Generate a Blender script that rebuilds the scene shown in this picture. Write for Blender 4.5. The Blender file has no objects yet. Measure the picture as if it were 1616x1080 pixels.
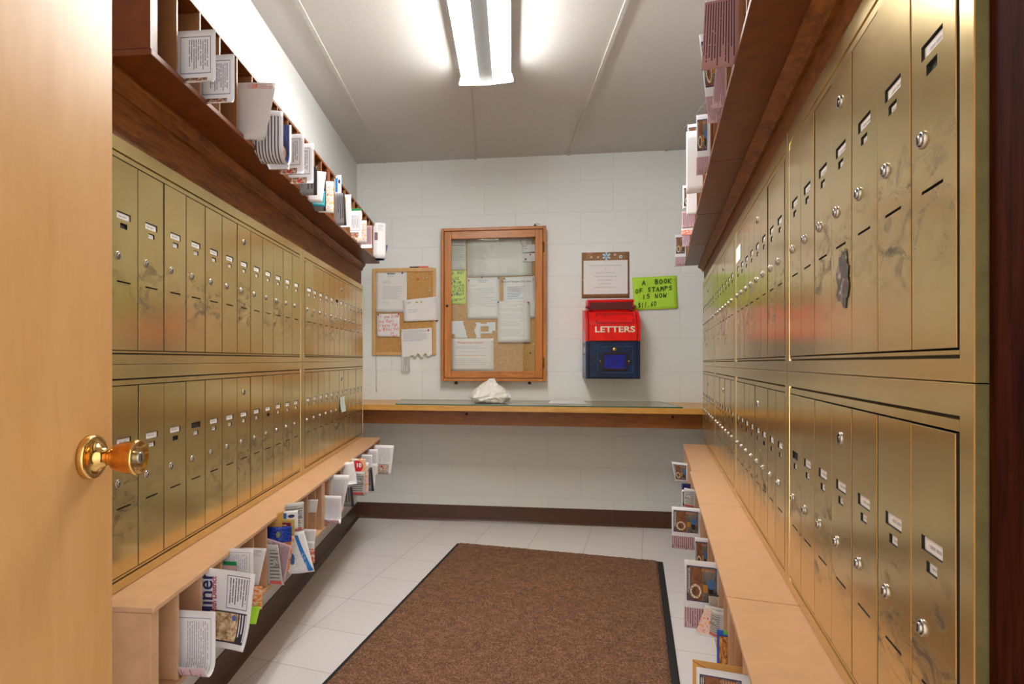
import bpy, bmesh, math, random
from mathutils import Vector, Matrix
random.seed(7)
C = bpy.context.scene.collection
scene = bpy.context.scene

# ------------------------------------------------------------------ camera, world, light, exposure
F_PX, CX, CY, CAM_H = 972.0, 655.0, 568.0, 1.07
cam_d = bpy.data.cameras.new('camera')
cam = bpy.data.objects.new('camera', cam_d); C.objects.link(cam)
cam.location = (0, 0, CAM_H); cam.rotation_euler = (math.pi/2, 0, 0)
cam_d.sensor_width = 36.0; cam_d.lens = F_PX/1616*36
cam_d.shift_x = (808-CX)/1616; cam_d.shift_y = (CY-540)/1616
cam_d.clip_start = 0.02
scene.camera = cam
vs = scene.view_settings
vs.view_transform = 'Standard'; vs.look = 'None'; vs.gamma = 1.0; vs.use_curve_mapping = False
vs.exposure = 2.2
TUBE_STRENGTH = 19.5
world = bpy.data.worlds.new('ambient_fill'); scene.world = world; world.use_nodes = True  # even ambient fill added to lift the shadows, enters by the open front
bg = world.node_tree.nodes['Background']
bg.inputs[0].default_value = (1.0, 0.97, 0.93, 1); bg.inputs[1].default_value = 0.42

# ------------------------------------------------------------------ frames
class Frame:
    """local (s along wall, d out of the plane into the room, z up) -> world"""
    def __init__(self, O, u, n, g=0.0):
        self.O = Vector((O[0], O[1], 0)); self.u = Vector((u[0], u[1], -g*u[1])); self.n = Vector((n[0], n[1], 0))
        self.up = Vector((0, 0, 1))
    def R(self, s, d, z): return self.u*s + self.n*d + self.up*z
    def P(self, s, d, z): return self.O + self.R(s, d, z)
    def s_at(self, Y, d): return (Y - self.O.y - d*self.n.y)/self.u.y
    def d_px(self, s, x):
        k = (x-CX)/F_PX
        return (k*(self.O.y+self.u.y*s) - self.O.x - self.u.x*s)/(self.n.x - k*self.n.y)
    def s_px(self, d, x):
        k = (x-CX)/F_PX
        return (k*(self.O.y+self.n.y*d) - self.O.x - self.n.x*d)/(self.u.x - k*self.u.y)
    def z_px(self, s, d, y):          # local z of the picture row y at (s, d)
        p = self.P(s, d, 0)
        return CAM_H - (y-CY)*p.y/F_PX - p.z
aL = math.atan(0.11265); aR = math.atan(0.393); bB = math.atan(0.135)
FL = Frame((-.715, 0), (math.sin(aL), math.cos(aL)), (math.cos(aL), -math.sin(aL)))
FR = Frame((.25, 0), (math.sin(aR), math.cos(aR)), (-math.cos(aR), math.sin(aR)), 0.005)
FB = Frame((0, 4.133), (math.cos(bB), -math.sin(bB)), (-math.sin(bB), -math.cos(bB)))
CEIL = 2.402

# ------------------------------------------------------------------ materials
class NT:
    def __init__(self, name):
        self.m = bpy.data.materials.new(name); self.m.use_nodes = True
        self.t = self.m.node_tree; self.b = self.t.nodes['Principled BSDF']
    def n(self, ty, **kw):
        x = self.t.nodes.new(ty)
        for k, v in kw.items(): setattr(x, k, v)
        return x
    def link(self, a, b): self.t.links.new(a, b)
    def put(self, sock, v):
        if hasattr(v, 'is_output') or isinstance(v, bpy.types.NodeSocket): self.link(v, sock)
        else: sock.default_value = v
    def math(self, op, a, b=None, c=None):
        x = self.n('ShaderNodeMath', operation=op)
        self.put(x.inputs[0], a)
        if b is not None: self.put(x.inputs[1], b)
        if c is not None: self.put(x.inputs[2], c)
        return x.outputs[0]
    def mix(self, f, a, b):
        x = self.n('ShaderNodeMix', data_type='RGBA')
        self.put(x.inputs[0], f)
        for s, v in ((x.inputs[6], a), (x.inputs[7], b)):
            if isinstance(v, bpy.types.NodeSocket): self.link(v, s)
            else: s.default_value = (v[0], v[1], v[2], 1)
        return x.outputs[2]
    def coord(self, kind='Object'):
        return self.n('ShaderNodeTexCoord').outputs[kind]
    def mapping(self, vec, scale=(1,1,1), loc=(0,0,0), rot=(0,0,0)):
        x = self.n('ShaderNodeMapping'); self.link(vec, x.inputs[0])
        x.inputs['Scale'].default_value = scale; x.inputs['Location'].default_value = loc; x.inputs['Rotation'].default_value = rot
        return x.outputs[0]
    def noise(self, vec, scale, detail=3, rough=.55, out=0, dist=0):
        x = self.n('ShaderNodeTexNoise'); 
        if vec is not None: self.link(vec, x.inputs['Vector'])
        x.inputs['Scale'].default_value = scale; x.inputs['Detail'].default_value = detail
        x.inputs['Roughness'].default_value = rough; x.inputs['Distortion'].default_value = dist
        return x.outputs[out]
    def ramp(self, f, stops):
        x = self.n('ShaderNodeValToRGB'); self.link(f, x.inputs[0]); e = x.color_ramp.elements
        while len(e) < len(stops): e.new(0.5)
        for el, (p, c) in zip(e, stops): el.position = p; el.color = (c[0], c[1], c[2], 1)
        return x.outputs[0]
    def smooth(self, v, a, b):
        x = self.n('ShaderNodeMapRange', interpolation_type='SMOOTHSTEP'); self.put(x.inputs[0], v)
        x.inputs[1].default_value = a; x.inputs[2].default_value = b
        return x.outputs[0]
    def sep(self, vec):
        x = self.n('ShaderNodeSeparateXYZ'); self.link(vec, x.inputs[0]); return x.outputs
    def comb(self, a, b, c=0.0):
        x = self.n('ShaderNodeCombineXYZ')
        for i, v in enumerate((a, b, c)): self.put(x.inputs[i], v)
        return x.outputs[0]
    def bump(self, h, strength=.3, dist=.01):
        x = self.n('ShaderNodeBump'); self.link(h, x.inputs['Height'])
        x.inputs['Strength'].default_value = strength; x.inputs['Distance'].default_value = dist
        self.link(x.outputs[0], self.b.inputs['Normal'])
    def base(self, v):
        s = self.b.inputs['Base Color']
        if isinstance(v, bpy.types.NodeSocket): self.link(v, s)
        else: s.default_value = (v[0], v[1], v[2], 1)
    def set(self, rough=.5, metal=0.0, spec=None):
        self.put(self.b.inputs['Roughness'], rough); self.b.inputs['Metallic'].default_value = metal
        if spec is not None: self.b.inputs['Specular IOR Level'].default_value = spec
        return self

def simple(name, col, rough=.5, metal=0.0, var=.08, scale=40, bump=0.0, spec=None):
    N = NT(name); o = N.coord()
    nz = N.noise(o, scale, 4)
    lo = [c*(1-var) for c in col]; hi = [min(1, c*(1+var)) for c in col]
    N.base(N.ramp(nz, [(.3, lo), (.7, hi)])); N.set(rough, metal, spec)
    if bump: N.bump(nz, bump, .003)
    return N.m

def wood(name, dark, light, axis=2, scale=6, rough=.4, stretch=14, knots=0.0, contrast=(.3, .7), spec=None):
    N = NT(name); o = N.coord()
    sc = [1, 1, 1]
    for i in range(3): sc[i] = 1.0 if i == axis else stretch
    v = N.mapping(o, tuple(sc))
    n1 = N.noise(v, scale, 5, .6, dist=.6); n2 = N.noise(N.mapping(o, tuple(a*5 for a in sc)), scale, 2)
    f = N.math('ADD', N.math('MULTIPLY', n1, .75), N.math('MULTIPLY', n2, .25))
    col = N.ramp(f, [(contrast[0], dark), (contrast[1], light)])
    if knots:
        k = N.n('ShaderNodeTexVoronoi'); N.link(N.mapping(o, tuple(1.0 if i == axis else 2.2 for i in range(3))), k.inputs['Vector']); k.inputs['Scale'].default_value = 3.1
        m = N.math('MULTIPLY', N.smooth(k.outputs['Distance'], .10, .0), knots)
        col = N.mix(m, col, [c*.35 for c in dark])
    N.base(col); N.set(rough, 0, spec); N.bump(f, .08, .002)
    return N.m

def brass_face(name):
    N = NT(name); o = N.coord()
    inf = N.n('ShaderNodeObjectInfo')
    rnd = inf.outputs['Random']
    off = N.comb(N.math('MULTIPLY', rnd, 37.0), N.math('MULTIPLY', rnd, 91.0), N.math('MULTIPLY', rnd, 53.0))
    va = N.n('ShaderNodeVectorMath', operation='ADD'); N.link(o, va.inputs[0]); N.link(off, va.inputs[1])
    v = va.outputs[0]
    fine = N.noise(v, 900, 2); big = N.noise(v, 9, 3)
    base = N.ramp(big, [(.25, (.63, .465, .185)), (.75, (.71, .54, .235))])
    # finger and key marks round the lock and the slot (door base at z 0, slot at about z .135)
    z = N.sep(o)[2]
    zone = N.math('MULTIPLY', N.smooth(z, .040, .10), N.smooth(z, .225, .165))
    sw = N.noise(N.mapping(v, (1, 1, 2.0)), 15, 4, .62, dist=1.2)
    m = N.math('MULTIPLY', N.smooth(sw, .45, .70), zone)
    m = N.math('MULTIPLY', m, N.math('ADD', N.math('MULTIPLY', rnd, .85), .08))
    sc = N.noise(N.mapping(v, (1, 1, 9), rot=(.5, 0, 0)), 30, 2)
    m2 = N.math('MULTIPLY', N.smooth(sc, .70, .76), .25)
    col = N.mix(m, base, (.13, .115, .10)); col = N.mix(m2, col, (.75, .70, .52))
    N.base(col)
    N.set(N.math('ADD', N.math('MULTIPLY', fine, .08), N.math('ADD', .15, N.math('MULTIPLY', m, .3))), .86)
    N.bump(fine, .03, .0006)
    return N.m

M = {}
M['brass'] = brass_face('worn_brass')
M['brass_frame'] = simple('brass_frame', (.68, .51, .215), .22, .86, .06, 30)
M['brass_side'] = simple('dull_brass_edge', (.17, .135, .045), .55, .3, .15, 40)
M['steel'] = simple('lock_steel', (.46, .44, .41), .30, 1.0, .06, 80)
M['dark'] = simple('dark_gap', (.012, .010, .008), .8, 0, .1, 50)
M['card'] = None
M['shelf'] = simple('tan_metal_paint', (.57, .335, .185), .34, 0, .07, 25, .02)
M['shelf_up'] = simple('shaded_tan_paint', (.150, .036, .005), .36, 0, .18, 25, .02, .3)  # same tan paint as the low shelves, with shade put into the colour
M['shelf_div'] = simple('shaded_tan_divider', (.25, .105, .036), .4, 0, .08, 25)  # upper dividers: tan paint partly darkened to imitate shade in the slots
M['fascia'] = wood('stained_fir', (.09, .020, .002), (.34, .115, .012), axis=1, scale=5, stretch=16, rough=.5, knots=.5, spec=.25)
M['door_wood'] = wood('birch_veneer', (.60, .315, .10), (.70, .41, .165), axis=2, scale=2.2, stretch=5, rough=.35)
M['jamb'] = wood('dark_mahogany', (.012, .001, .0004), (.062, .010, .002), axis=2, scale=9, stretch=11, rough=.75, contrast=(.32, .7), spec=.04)
M['case'] = wood('case_wood', (.36, .10, .010), (.64, .235, .030), axis=2, scale=5, stretch=14, rough=.35, knots=.4)
M['case_h'] = wood('case_wood_rail', (.36, .10, .010), (.64, .235, .030), axis=0, scale=5, stretch=14, rough=.35, knots=.3)
M['pale_wood'] = wood('pale_frame_wood', (.58, .33, .12), (.74, .47, .20), axis=2, scale=5, stretch=12, rough=.4)
M['counter'] = wood('counter_oak', (.52, .25, .05), (.68, .38, .10), axis=0, scale=5, stretch=14, rough=.32)
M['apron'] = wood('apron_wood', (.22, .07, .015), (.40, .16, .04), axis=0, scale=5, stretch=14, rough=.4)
M['vinyl'] = simple('brown_vinyl_base', (.085, .036, .018), .32, 0, .12, 12)
M['white_enamel'] = simple('white_enamel', (.80, .79, .75), .35, 0, .03, 20)
M['black_rubber'] = simple('black_rubber', (.012, .012, .014), .7)
M['black_metal'] = simple('black_metal', (.02, .018, .018), .4, .6)
M['brass_bright'] = simple('polished_brass', (.78, .50, .17), .16, 1.0, .10, 60)
M['copper_brass'] = simple('tarnished_brass', (.72, .30, .06), .22, 1.0, .25, 70)
M['paper'] = simple('white_paper', (.80, .79, .80), .6, 0, .02, 30)
M['ink'] = simple('black_ink', (.02, .02, .02), .6)
M['red_ink'] = simple('red_marker_ink', (.85, .05, .03), .6)
M['string'] = simple('cotton_string', (.50, .42, .30), .9)

def speck(name, c0, c1, c2, scale=160, bump=.3, rough=.9):
    N = NT(name); o = N.coord()
    a = N.noise(o, scale, 3, .7); b = N.noise(o, scale*.22, 3)
    f = N.math('ADD', N.math('MULTIPLY', a, .8), N.math('MULTIPLY', b, .2))
    N.base(N.ramp(f, [(.36, c0), (.5, c1), (.66, c2)])); N.set(rough); N.bump(a, bump, .004)
    return N.m
M['cork'] = speck('cork', (.36, .18, .05), (.56, .31, .10), (.68, .42, .17), 260, .15)
M['mat_pile'] = speck('brown_carpet_pile', (.045, .019, .010), (.190, .085, .042), (.40, .23, .135), 170, .9)

def emission(name, col, st):
    m = bpy.data.materials.new(name); m.use_nodes = True; t = m.node_tree; t.nodes.clear()
    e = t.nodes.new('ShaderNodeEmission'); e.inputs[0].default_value = (*col, 1); e.inputs[1].default_value = st
    o = t.nodes.new('ShaderNodeOutputMaterial'); t.links.new(e.outputs[0], o.inputs[0]); return m
M['tube'] = emission('fluorescent_tube', (1.0, .985, .95), TUBE_STRENGTH)

def glass(name, tint, fres=1.35):
    m = bpy.data.materials.new(name); m.use_nodes = True; t = m.node_tree; t.nodes.clear()
    tr = t.nodes.new('ShaderNodeBsdfTransparent'); tr.inputs[0].default_value = (*tint, 1)
    gl = t.nodes.new('ShaderNodeBsdfGlossy'); gl.inputs['Roughness'].default_value = .0
    fr = t.nodes.new('ShaderNodeFresnel'); fr.inputs[0].default_value = fres
    mx = t.nodes.new('ShaderNodeMixShader'); o = t.nodes.new('ShaderNodeOutputMaterial')
    t.links.new(fr.outputs[0], mx.inputs[0]); t.links.new(tr.outputs[0], mx.inputs[1]); t.links.new(gl.outputs[0], mx.inputs[2]); t.links.new(mx.outputs[0], o.inputs[0])
    return m
M['pane'] = glass('clear_pane', (.97, .985, .97))
M['green_glass'] = simple('greenish_glass', (.46, .51, .45), .06)  # pale body colour stands in for the reflected wall
M['green_glass'].node_tree.nodes['Principled BSDF'].inputs['Alpha'].default_value = .62
def clear(name, tint):
    m = bpy.data.materials.new(name); m.use_nodes = True; t = m.node_tree; t.nodes.clear()
    tr = t.nodes.new('ShaderNodeBsdfTransparent'); tr.inputs[0].default_value = (*tint, 1); o = t.nodes.new('ShaderNodeOutputMaterial'); t.links.new(tr.outputs[0], o.inputs[0]); return m
M['glass_under'] = clear('glass_underside', (.96, .99, .97))
M['glass_edge'] = simple('glass_cut_edge', (.03, .13, .09), .15)

def block_wall(name, frame, col):
    """painted concrete blocks; coordinates run along the wall and up"""
    N = NT(name); x, y, z = N.sep(N.coord())[:3]
    s = N.math('ADD', N.math('MULTIPLY', x, frame.u.x), N.math('MULTIPLY', y, frame.u.y))
    above = N.math('MAXIMUM', N.math('SUBTRACT', z, 2.234), 0.0)
    zz = N.math('ADD', N.math('MINIMUM', z, 2.234), N.math('MULTIPLY', above, .2065/.0835))
    vec = N.comb(N.math('SUBTRACT', s, 1.147), N.math('SUBTRACT', zz, 1.821))
    br = N.n('ShaderNodeTexBrick', offset=.5, offset_frequency=2); N.link(vec, br.inputs['Vector'])
    for k, v in (('Scale', 1.0), ('Mortar Size', .0035), ('Mortar Smooth', .5), ('Brick Width', .413), ('Row Height', .2065), ('Bias', 0)): br.inputs[k].default_value = v
    br.inputs['Color1'].default_value = (*col, 1); br.inputs['Color2'].default_value = (col[0]*.985, col[1]*.985, col[2]*.985, 1)
    br.inputs['Mortar'].default_value = (col[0]*.93, col[1]*.93, col[2]*.93, 1)
    o = N.coord(); nz = N.noise(o, 95, 4, .6)
    pit = N.noise(o, 38, 2); pm = N.math('MULTIPLY', N.smooth(pit, .78, .82), .55)
    N.base(N.mix(pm, br.outputs['Color'], (.30, .29, .28))); N.set(.42)
    h = N.math('SUBTRACT', N.math('MULTIPLY', nz, .22), N.math('MULTIPLY', br.outputs['Fac'], .8))
    N.bump(h, .35, .006)
    return N.m
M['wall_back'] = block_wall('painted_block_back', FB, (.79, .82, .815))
M['wall_left'] = block_wall('painted_block_left', FL, (.66, .67, .66))  # same paint as back wall; strong tube light offset by a darker colour
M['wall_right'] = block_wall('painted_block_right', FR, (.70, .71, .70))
def floor_mat():
    N = NT('vinyl_tile'); o = N.coord()
    v = N.mapping(o, (1, 1, 1), (0, 0, 0), (0, 0, math.radians(20.9)))
    br = N.n('ShaderNodeTexBrick', offset=0.0); 
    mv = N.n('ShaderNodeVectorMath', operation='ADD'); N.link(v, mv.inputs[0])
    a = math.radians(20.9); x0, y0 = -.516, 2.186
    rx, ry = math.cos(a)*x0-math.sin(a)*y0, math.sin(a)*x0+math.cos(a)*y0
    mv.inputs[1].default_value = (-rx+3.048, -ry+3.048, 0)
    N.link(mv.outputs[0], br.inputs['Vector'])
    for k, w in (('Scale', 1.0), ('Mortar Size', .0012), ('Mortar Smooth', .3), ('Brick Width', .3048), ('Row Height', .3048)): br.inputs[k].default_value = w
    br.inputs['Color1'].default_value = (.80, .765, .77, 1); br.inputs['Color2'].default_value = (.77, .735, .74, 1); br.inputs['Mortar'].default_value = (.30, .26, .24, 1)
    n1 = N.noise(o, 110, 4, .7); n2 = N.noise(o, 30, 3)
    c = N.mix(N.math('MULTIPLY', N.smooth(n1, .56, .70), .35), br.outputs['Color'], (.46, .42, .41))
    c = N.mix(N.math('MULTIPLY', N.smooth(n2, .45, .75), .14), c, (.80, .78, .76))
    N.base(c); N.set(.30); N.bump(n1, .03, .002)
    return N.m
M['floor'] = floor_mat()
M['ceiling'] = simple('ceiling_panel', (.57, .555, .53), .75, 0, .03, 60, .25)
M['batten'] = simple('ceiling_batten', (.55, .53, .49), .6)

# printed paper ------------------------------------------------------------------
def page(name, paper, layers=(), rough=.5):
    N = NT(name); uv = N.coord('UV'); su = N.sep(uv); u, v = su[0], su[1]
    def inside(r, soft=None):
        a = N.math('MULTIPLY', N.math('GREATER_THAN', u, r[0]), N.math('LESS_THAN', u, r[1]))
        b = N.math('MULTIPLY', N.math('GREATER_THAN', v, r[2]), N.math('LESS_THAN', v, r[3]))
        return N.math('MULTIPLY', a, b)
    col = N.mix(N.noise(uv, 6, 2), paper, [c*.96 for c in paper])
    for L in layers:
        k = L[0]
        if k == 'rect':
            col = N.mix(inside(L[1]), col, L[2])
        elif k == 'outline':
            r, w = L[1], L[2]; wu = w*(L[4] if len(L) > 4 else 1)
            m = N.math('SUBTRACT', inside(r), inside((r[0]+wu, r[1]-wu, r[2]+w, r[3]-w)))
            col = N.mix(m, col, L[3])
        elif k == 'lines':      # rect, axis of the text direction ('u' or 'v'), count, ink, density
            r, ax, n, ink, den = L[1:6]
            a, b = (v, u) if ax == 'u' else (u, v)
            an = N.math('MULTIPLY', a, float(n)); fl = N.math('FLOOR', an); fr = N.math('FRACT', an)
            line = N.math('MULTIPLY', N.math('GREATER_THAN', fr, .26), N.math('LESS_THAN', fr, .66))
            vec = N.comb(N.math('MULTIPLY', b, 1.0), N.math('MULTIPLY', fl, 7.31))
            wn = N.noise(vec, max(n*2.2, 14.0), 2, .6)
            words = N.smooth(wn, .56-den*.22, .60-den*.22)
            rw = N.n('ShaderNodeTexWhiteNoise', noise_dimensions='1D'); N.put(rw.inputs['W'], fl)
            ax0, ax1 = (r[0], r[1]) if ax == 'u' else (r[2], r[3])
            lim = N.math('ADD', N.math('MULTIPLY', rw.outputs[0], (ax1-ax0)*.35), ax0+(ax1-ax0)*.68)
            m = N.math('MULTIPLY', N.math('MULTIPLY', line, words), N.math('MULTIPLY', inside(r), N.math('LESS_THAN', b, lim)))
            col = N.mix(m, col, ink)
        elif k == 'photo':      # rect, three colours, scale
            r, cs, sc = L[1:4]
            t = N.noise(N.mapping(uv, (1, 1.4, 1), (sc*.37, sc*.11, 0)), sc, 4, .7)
            img = N.ramp(t, [(.32, cs[0]), (.48, cs[1]), (.60, cs[2])])
            col = N.mix(inside(r), col, img)
        elif k in ('disc', 'ring'):
            cx, cy, rx, ry, ink = L[1:6]
            dx = N.math('DIVIDE', N.math('SUBTRACT', u, cx), rx); dy = N.math('DIVIDE', N.math('SUBTRACT', v, cy), ry)
            d = N.math('SQRT', N.math('ADD', N.math('MULTIPLY', dx, dx), N.math('MULTIPLY', dy, dy)))
            m = N.math('LESS_THAN', d, 1.0)
            if k == 'ring':
                m = N.math('MULTIPLY', m, N.math('GREATER_THAN', d, .68))
                m = N.math('MULTIPLY', m, N.smooth(N.noise(uv, 45, 1), .40, .52))
            col = N.mix(m, col, ink)
        elif k == 'band':       # slanted band: a*u+b*v in (lo, hi) inside rect
            a, b, lo, hi, ink, r = L[1:7]
            t = N.math('ADD', N.math('MULTIPLY', u, a), N.math('MULTIPLY', v, b))
            m = N.math('MULTIPLY', N.math('MULTIPLY', N.math('GREATER_THAN', t, lo), N.math('LESS_THAN', t, hi)), inside(r))
            col = N.mix(m, col, ink)
    N.base(col); N.set(rough, 0, .3)
    return N.m
W = (.80, .785, .80); NAVY = (.03, .03, .12); GREY = (.32, .32, .34); BRN = (.20, .08, .03)
PINK = (.58, .40, .44)
M['card'] = page('name_card', (.82, .79, .76), [('lines', (.18, .88, .34, .62), 'u', 1.0, (.42, .39, .37), .7)])
M['pg_flyer'] = page('newsletter_front', W, [('outline', (-.3, .83, .10, .70), .012, (.10, .09, .2), 1.6), ('lines', (0, .72, .15, .64), 'v', 12, (.20, .18, .24), .7), ('photo', (-.2, .70, .77, 1.0), [(.02, .015, .03), (.25, .10, .05), (.62, .48, .36)], 9), ('disc', .38, .86, .06, .05, (.6, .02, .02))])
M['pg_back'] = page('newsletter_back', PINK, [('lines', (.02, .95, .03, .97), 'v', 13, (.16, .06, .09), 1.0)])
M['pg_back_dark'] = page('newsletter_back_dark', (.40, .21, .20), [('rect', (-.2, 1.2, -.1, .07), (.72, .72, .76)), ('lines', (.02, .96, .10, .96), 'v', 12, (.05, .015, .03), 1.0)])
M['pg_big'] = page('newsletter_open', W, [('outline', (.42, .90, .06, .50), .010, (.10, .09, .2), 1.2), ('lines', (.46, .86, .09, .47), 'v', 17, (.14, .12, .18), .8), ('rect', (-.3, .92, .54, .93), (.045, .04, .05)), ('photo', (-.3, .72, .56, .91), [(.05, .03, .02), (.55, .36, .18), (.80, .66, .45)], 7), ('lines', (.74, .92, .56, .91), 'v', 15, (.85, .85, .88), 1.0), ('disc', .62, .62, .05, .04, (.10, .15, .45))])
M['pg_inside'] = page('newsletter_inside', (.02, .025, .08), [('photo', (0, 1, 0, 1), [(.01, .012, .05), (.02, .03, .10), (.04, .05, .16)], 5), ('disc', .55, .72, .26, .10, (.72, .36, .22)), ('disc', .42, .80, .24, .06, (.78, .42, .28)), ('band', 1, 0, .93, 1.3, W, (-1, 2, -1, 2))])
M['pg_text'] = page('grey_text_page', (.62, .60, .62), [('lines', (.0, .9, .05, .95), 'v', 9, (.06, .05, .07), 1.0)])
M['pg_news'] = page('newsprint', (.50, .49, .48), [('lines', (.05, .95, .12, .95), 'u', 12, (.14, .13, .13), .9), ('rect', (.05, .9, .86, .96), (.60, .10, .10)), ('photo', (.4, .9, .30, .52), [(.08, .08, .08), (.3, .3, .3), (.6, .6, .6)], 8)])
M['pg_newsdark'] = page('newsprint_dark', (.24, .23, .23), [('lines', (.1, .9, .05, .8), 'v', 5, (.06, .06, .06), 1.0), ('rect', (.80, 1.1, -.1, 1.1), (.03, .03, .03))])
M['pg_food'] = page('food_advert', (.84, .80, .78), [('photo', (.0, 1, .12, .92), [(.80, .05, .03), (.85, .78, .74), (.88, .34, .07)], 5), ('rect', (-.2, 1.1, .93, 1.1), (.85, .84, .82))])
M['pg_ten'] = page('red_roundel_advert', (.84, .80, .78), [('photo', (.5, 1.0, 0, 1), [(.80, .08, .04), (.86, .60, .40), (.85, .30, .08)], 6), ('disc', .40, .55, .42, .42, (.80, .03, .05))])
M['pg_white'] = page('plain_paper', (.80, .78, .79), [('outline', (.1, .9, .04, .2), .004, (.65, .65, .66))])
M['pg_letter'] = page('white_printed_sheet', W, [('outline', (-.3, .85, .08, .90), .010, (.3, .3, .42), 1.6), ('lines', (0, .75, .12, .86), 'v', 13, (.40, .38, .48), .7)])
M['pg_pouch'] = page('grey_poly_mailer', (.62, .57, .55), [('lines', (.15, .95, .015, .11), 'u', 36, (.55, .12, .08), .7), ('photo', (.30, .46, .015, .105), [(.62, .10, .07), (.70, .22, .15), (.6, .4, .35)], 20)], .3)
M['pg_teal'] = page('teal_leaflet', (.02, .33, .40), [('lines', (.1, .9, .1, .9), 'u', 8, (.5, .7, .7), .5)])
M['pg_green'] = page('green_edge_booklet', (.60, .42, .38), [('rect', (-.2, 1.2, -.1, .22), (.01, .22, .07))])
M['pg_sun'] = page('blue_white_leaflet', W, [('rect', (-.1, .33, .1, .75), (.02, .22, .62)), ('disc', .62, .28, .20, .09, (.04, .04, .12))])
M['pg_yellow'] = page('yellow_magazine', W, [('photo', (.0, .5, .05, .6), [(.42, .36, .08), (.62, .55, .15), (.80, .76, .5)], 4)])
M['pg_navy'] = page('navy_booklet', (.012, .014, .10), [('rect', (.86, 1.1, -.1, 1.1), (.10, .12, .35))])
M['pg_mauve'] = page('mauve_newsletter', (.40, .27, .30), [('lines', (.0, .9, .05, .9), 'v', 9, (.2, .1, .12), .9), ('rect', (-.1, 1.1, .82, 1.1), (.78, .76, .78))])
M['pg_bluebag'] = page('blue_wrapper', (.008, .025, .22), [('photo', (-.2, 1.2, -.1, 1.1), [(.003, .01, .10), (.008, .03, .30), (.03, .08, .5)], 6), ('disc', .28, .45, .12, .20, (.25, .27, .08))], .25)
M['pg_kraft'] = page('kraft_envelope', (.62, .33, .09), [('band', .35, 1, .36, .385, (.42, .16, .04), (-1, 2, -1, 2))])
M['pg_gold'] = page('gold_red_magazine', (.50, .36, .10), [('rect', (.0, .78, .22, .9), (.24, .02, .03)), ('lines', (.05, .7, .35, .8), 'u', 4, (.85, .8, .7), .6)])
M['pg_blueband'] = page('white_leaflet_blue_band', W, [('band', 1, -.42, .38, .56, (.02, .20, .60), (-1, 2, .12, .97)), ('disc', .22, .66, .12, .13, (.04, .16, .45)), ('lines', (.3, .8, .55, .9), 'v', 14, (.55, .55, .6), .4)])
M['pg_stamp'] = page('stamped_envelope', W, [('outline', (.35, .8, .06, .22), .008, (.3, .3, .32)), ('lines', (.35, .8, .07, .2), 'u', 30, (.3, .3, .32), .6), ('rect', (.0, .3, .28, .5), (.22, .12, .14))])
M['pg_lime'] = page('lime_slip', (.42, .78, .04), [])
M['pg_orange'] = page('orange_food_slip', (.82, .22, .05), [('photo', (-.2, 1.2, -.1, 1.1), [(.75, .08, .03), (.85, .30, .06), (.85, .75, .65)], 7)])
M['pg_redwhite'] = page('red_white_slip', W, [('photo', (-.2, 1.1, .35, 1.0), [(.80, .04, .05), (.82, .2, .12), (.85, .8, .78)], 5)])
PH = [('rect', (.03, .93, .08, .60), NAVY), ('photo', (.05, .91, .095, .585), [(.05, .03, .025), (.10, .075, .06), (.20, .17, .14)], 5),
      ('photo', (.46, .80, .095, .585), [(.11, .035, .012), (.19, .07, .022), (.26, .10, .04)], 3), ('photo', (.10, .44, .12, .30), [(.10, .10, .09), (.16, .15, .13), (.22, .2, .17)], 3), ('lines', (.12, .50, .11, .16), 'v', 18, (.75, .22, .04), 1.0),
      ('disc', .20, .33, .11, .075, (.06, .16, .36)), ('rect', (.30, .44, .34, .46), (.45, .20, .03)), ('rect', (.14, .27, .40, .52), (.015, .013, .013)), ('ring', .66, .45, .17, .105, (.82, .74, .52)), ('lines', (.82, .90, .12, .57), 'v', 24, (.75, .75, .80), 1.0)]
M['pg_photo'] = page('newsletter_photo_page', (.74, .74, .77), PH + [('lines', (-.1, .03, .08, .60), 'v', 40, (.3, .3, .4), .9), ('rect', (-.3, 1.2, .70, 1.2), PINK), ('lines', (-.05, .97, .70, 1.0), 'v', 14, (.16, .06, .09), 1.0)])
M['pg_photo_only'] = page('newsletter_photo_top', (.74, .74, .77), [((l[0], (l[1][0], l[1][1], l[1][2]*1.45, l[1][3]*1.45)) + tuple(l[2:]) if l[0] in ('rect', 'photo', 'lines') else (l[0], l[1], l[2]*1.45, l[3], l[4]*1.45, l[5])) for l in PH])
M['pg_photo_foot'] = page('newsletter_photo_sheet', W, [('lines', (.2, .8, .08, .6), 'v', 12, (.5, .48, .56), .7), ('rect', (.08, .80, .64, .96), (.12, .08, .10)), ('photo', (.09, .78, .65, .95), [(.20, .10, .06), (.52, .40, .30), (.74, .62, .50)], 8), ('disc', .38, .72, .07, .04, (.65, .05, .05))])  # brighter page with its photo near the foot
M['pg_bluecover'] = page('blue_catalogue', (.02, .10, .50), [('rect', (.0, .80, .14, 1.1), (.10, .04, .02)), ('photo', (.0, .78, .16, 1.0), [(.05, .02, .01), (.45, .18, .03), (.70, .38, .12)], 4), ('rect', (-.2, .40, -.1, .09), (.12, .45, .06))])
M['pg_greybit'] = page('beige_receipt', (.60, .52, .44), [('lines', (.1, .9, .1, .9), 'v', 8, (.3, .2, .18), .8), ('rect', (0, 1, -.1, .1), (.04, .04, .04))])

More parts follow.
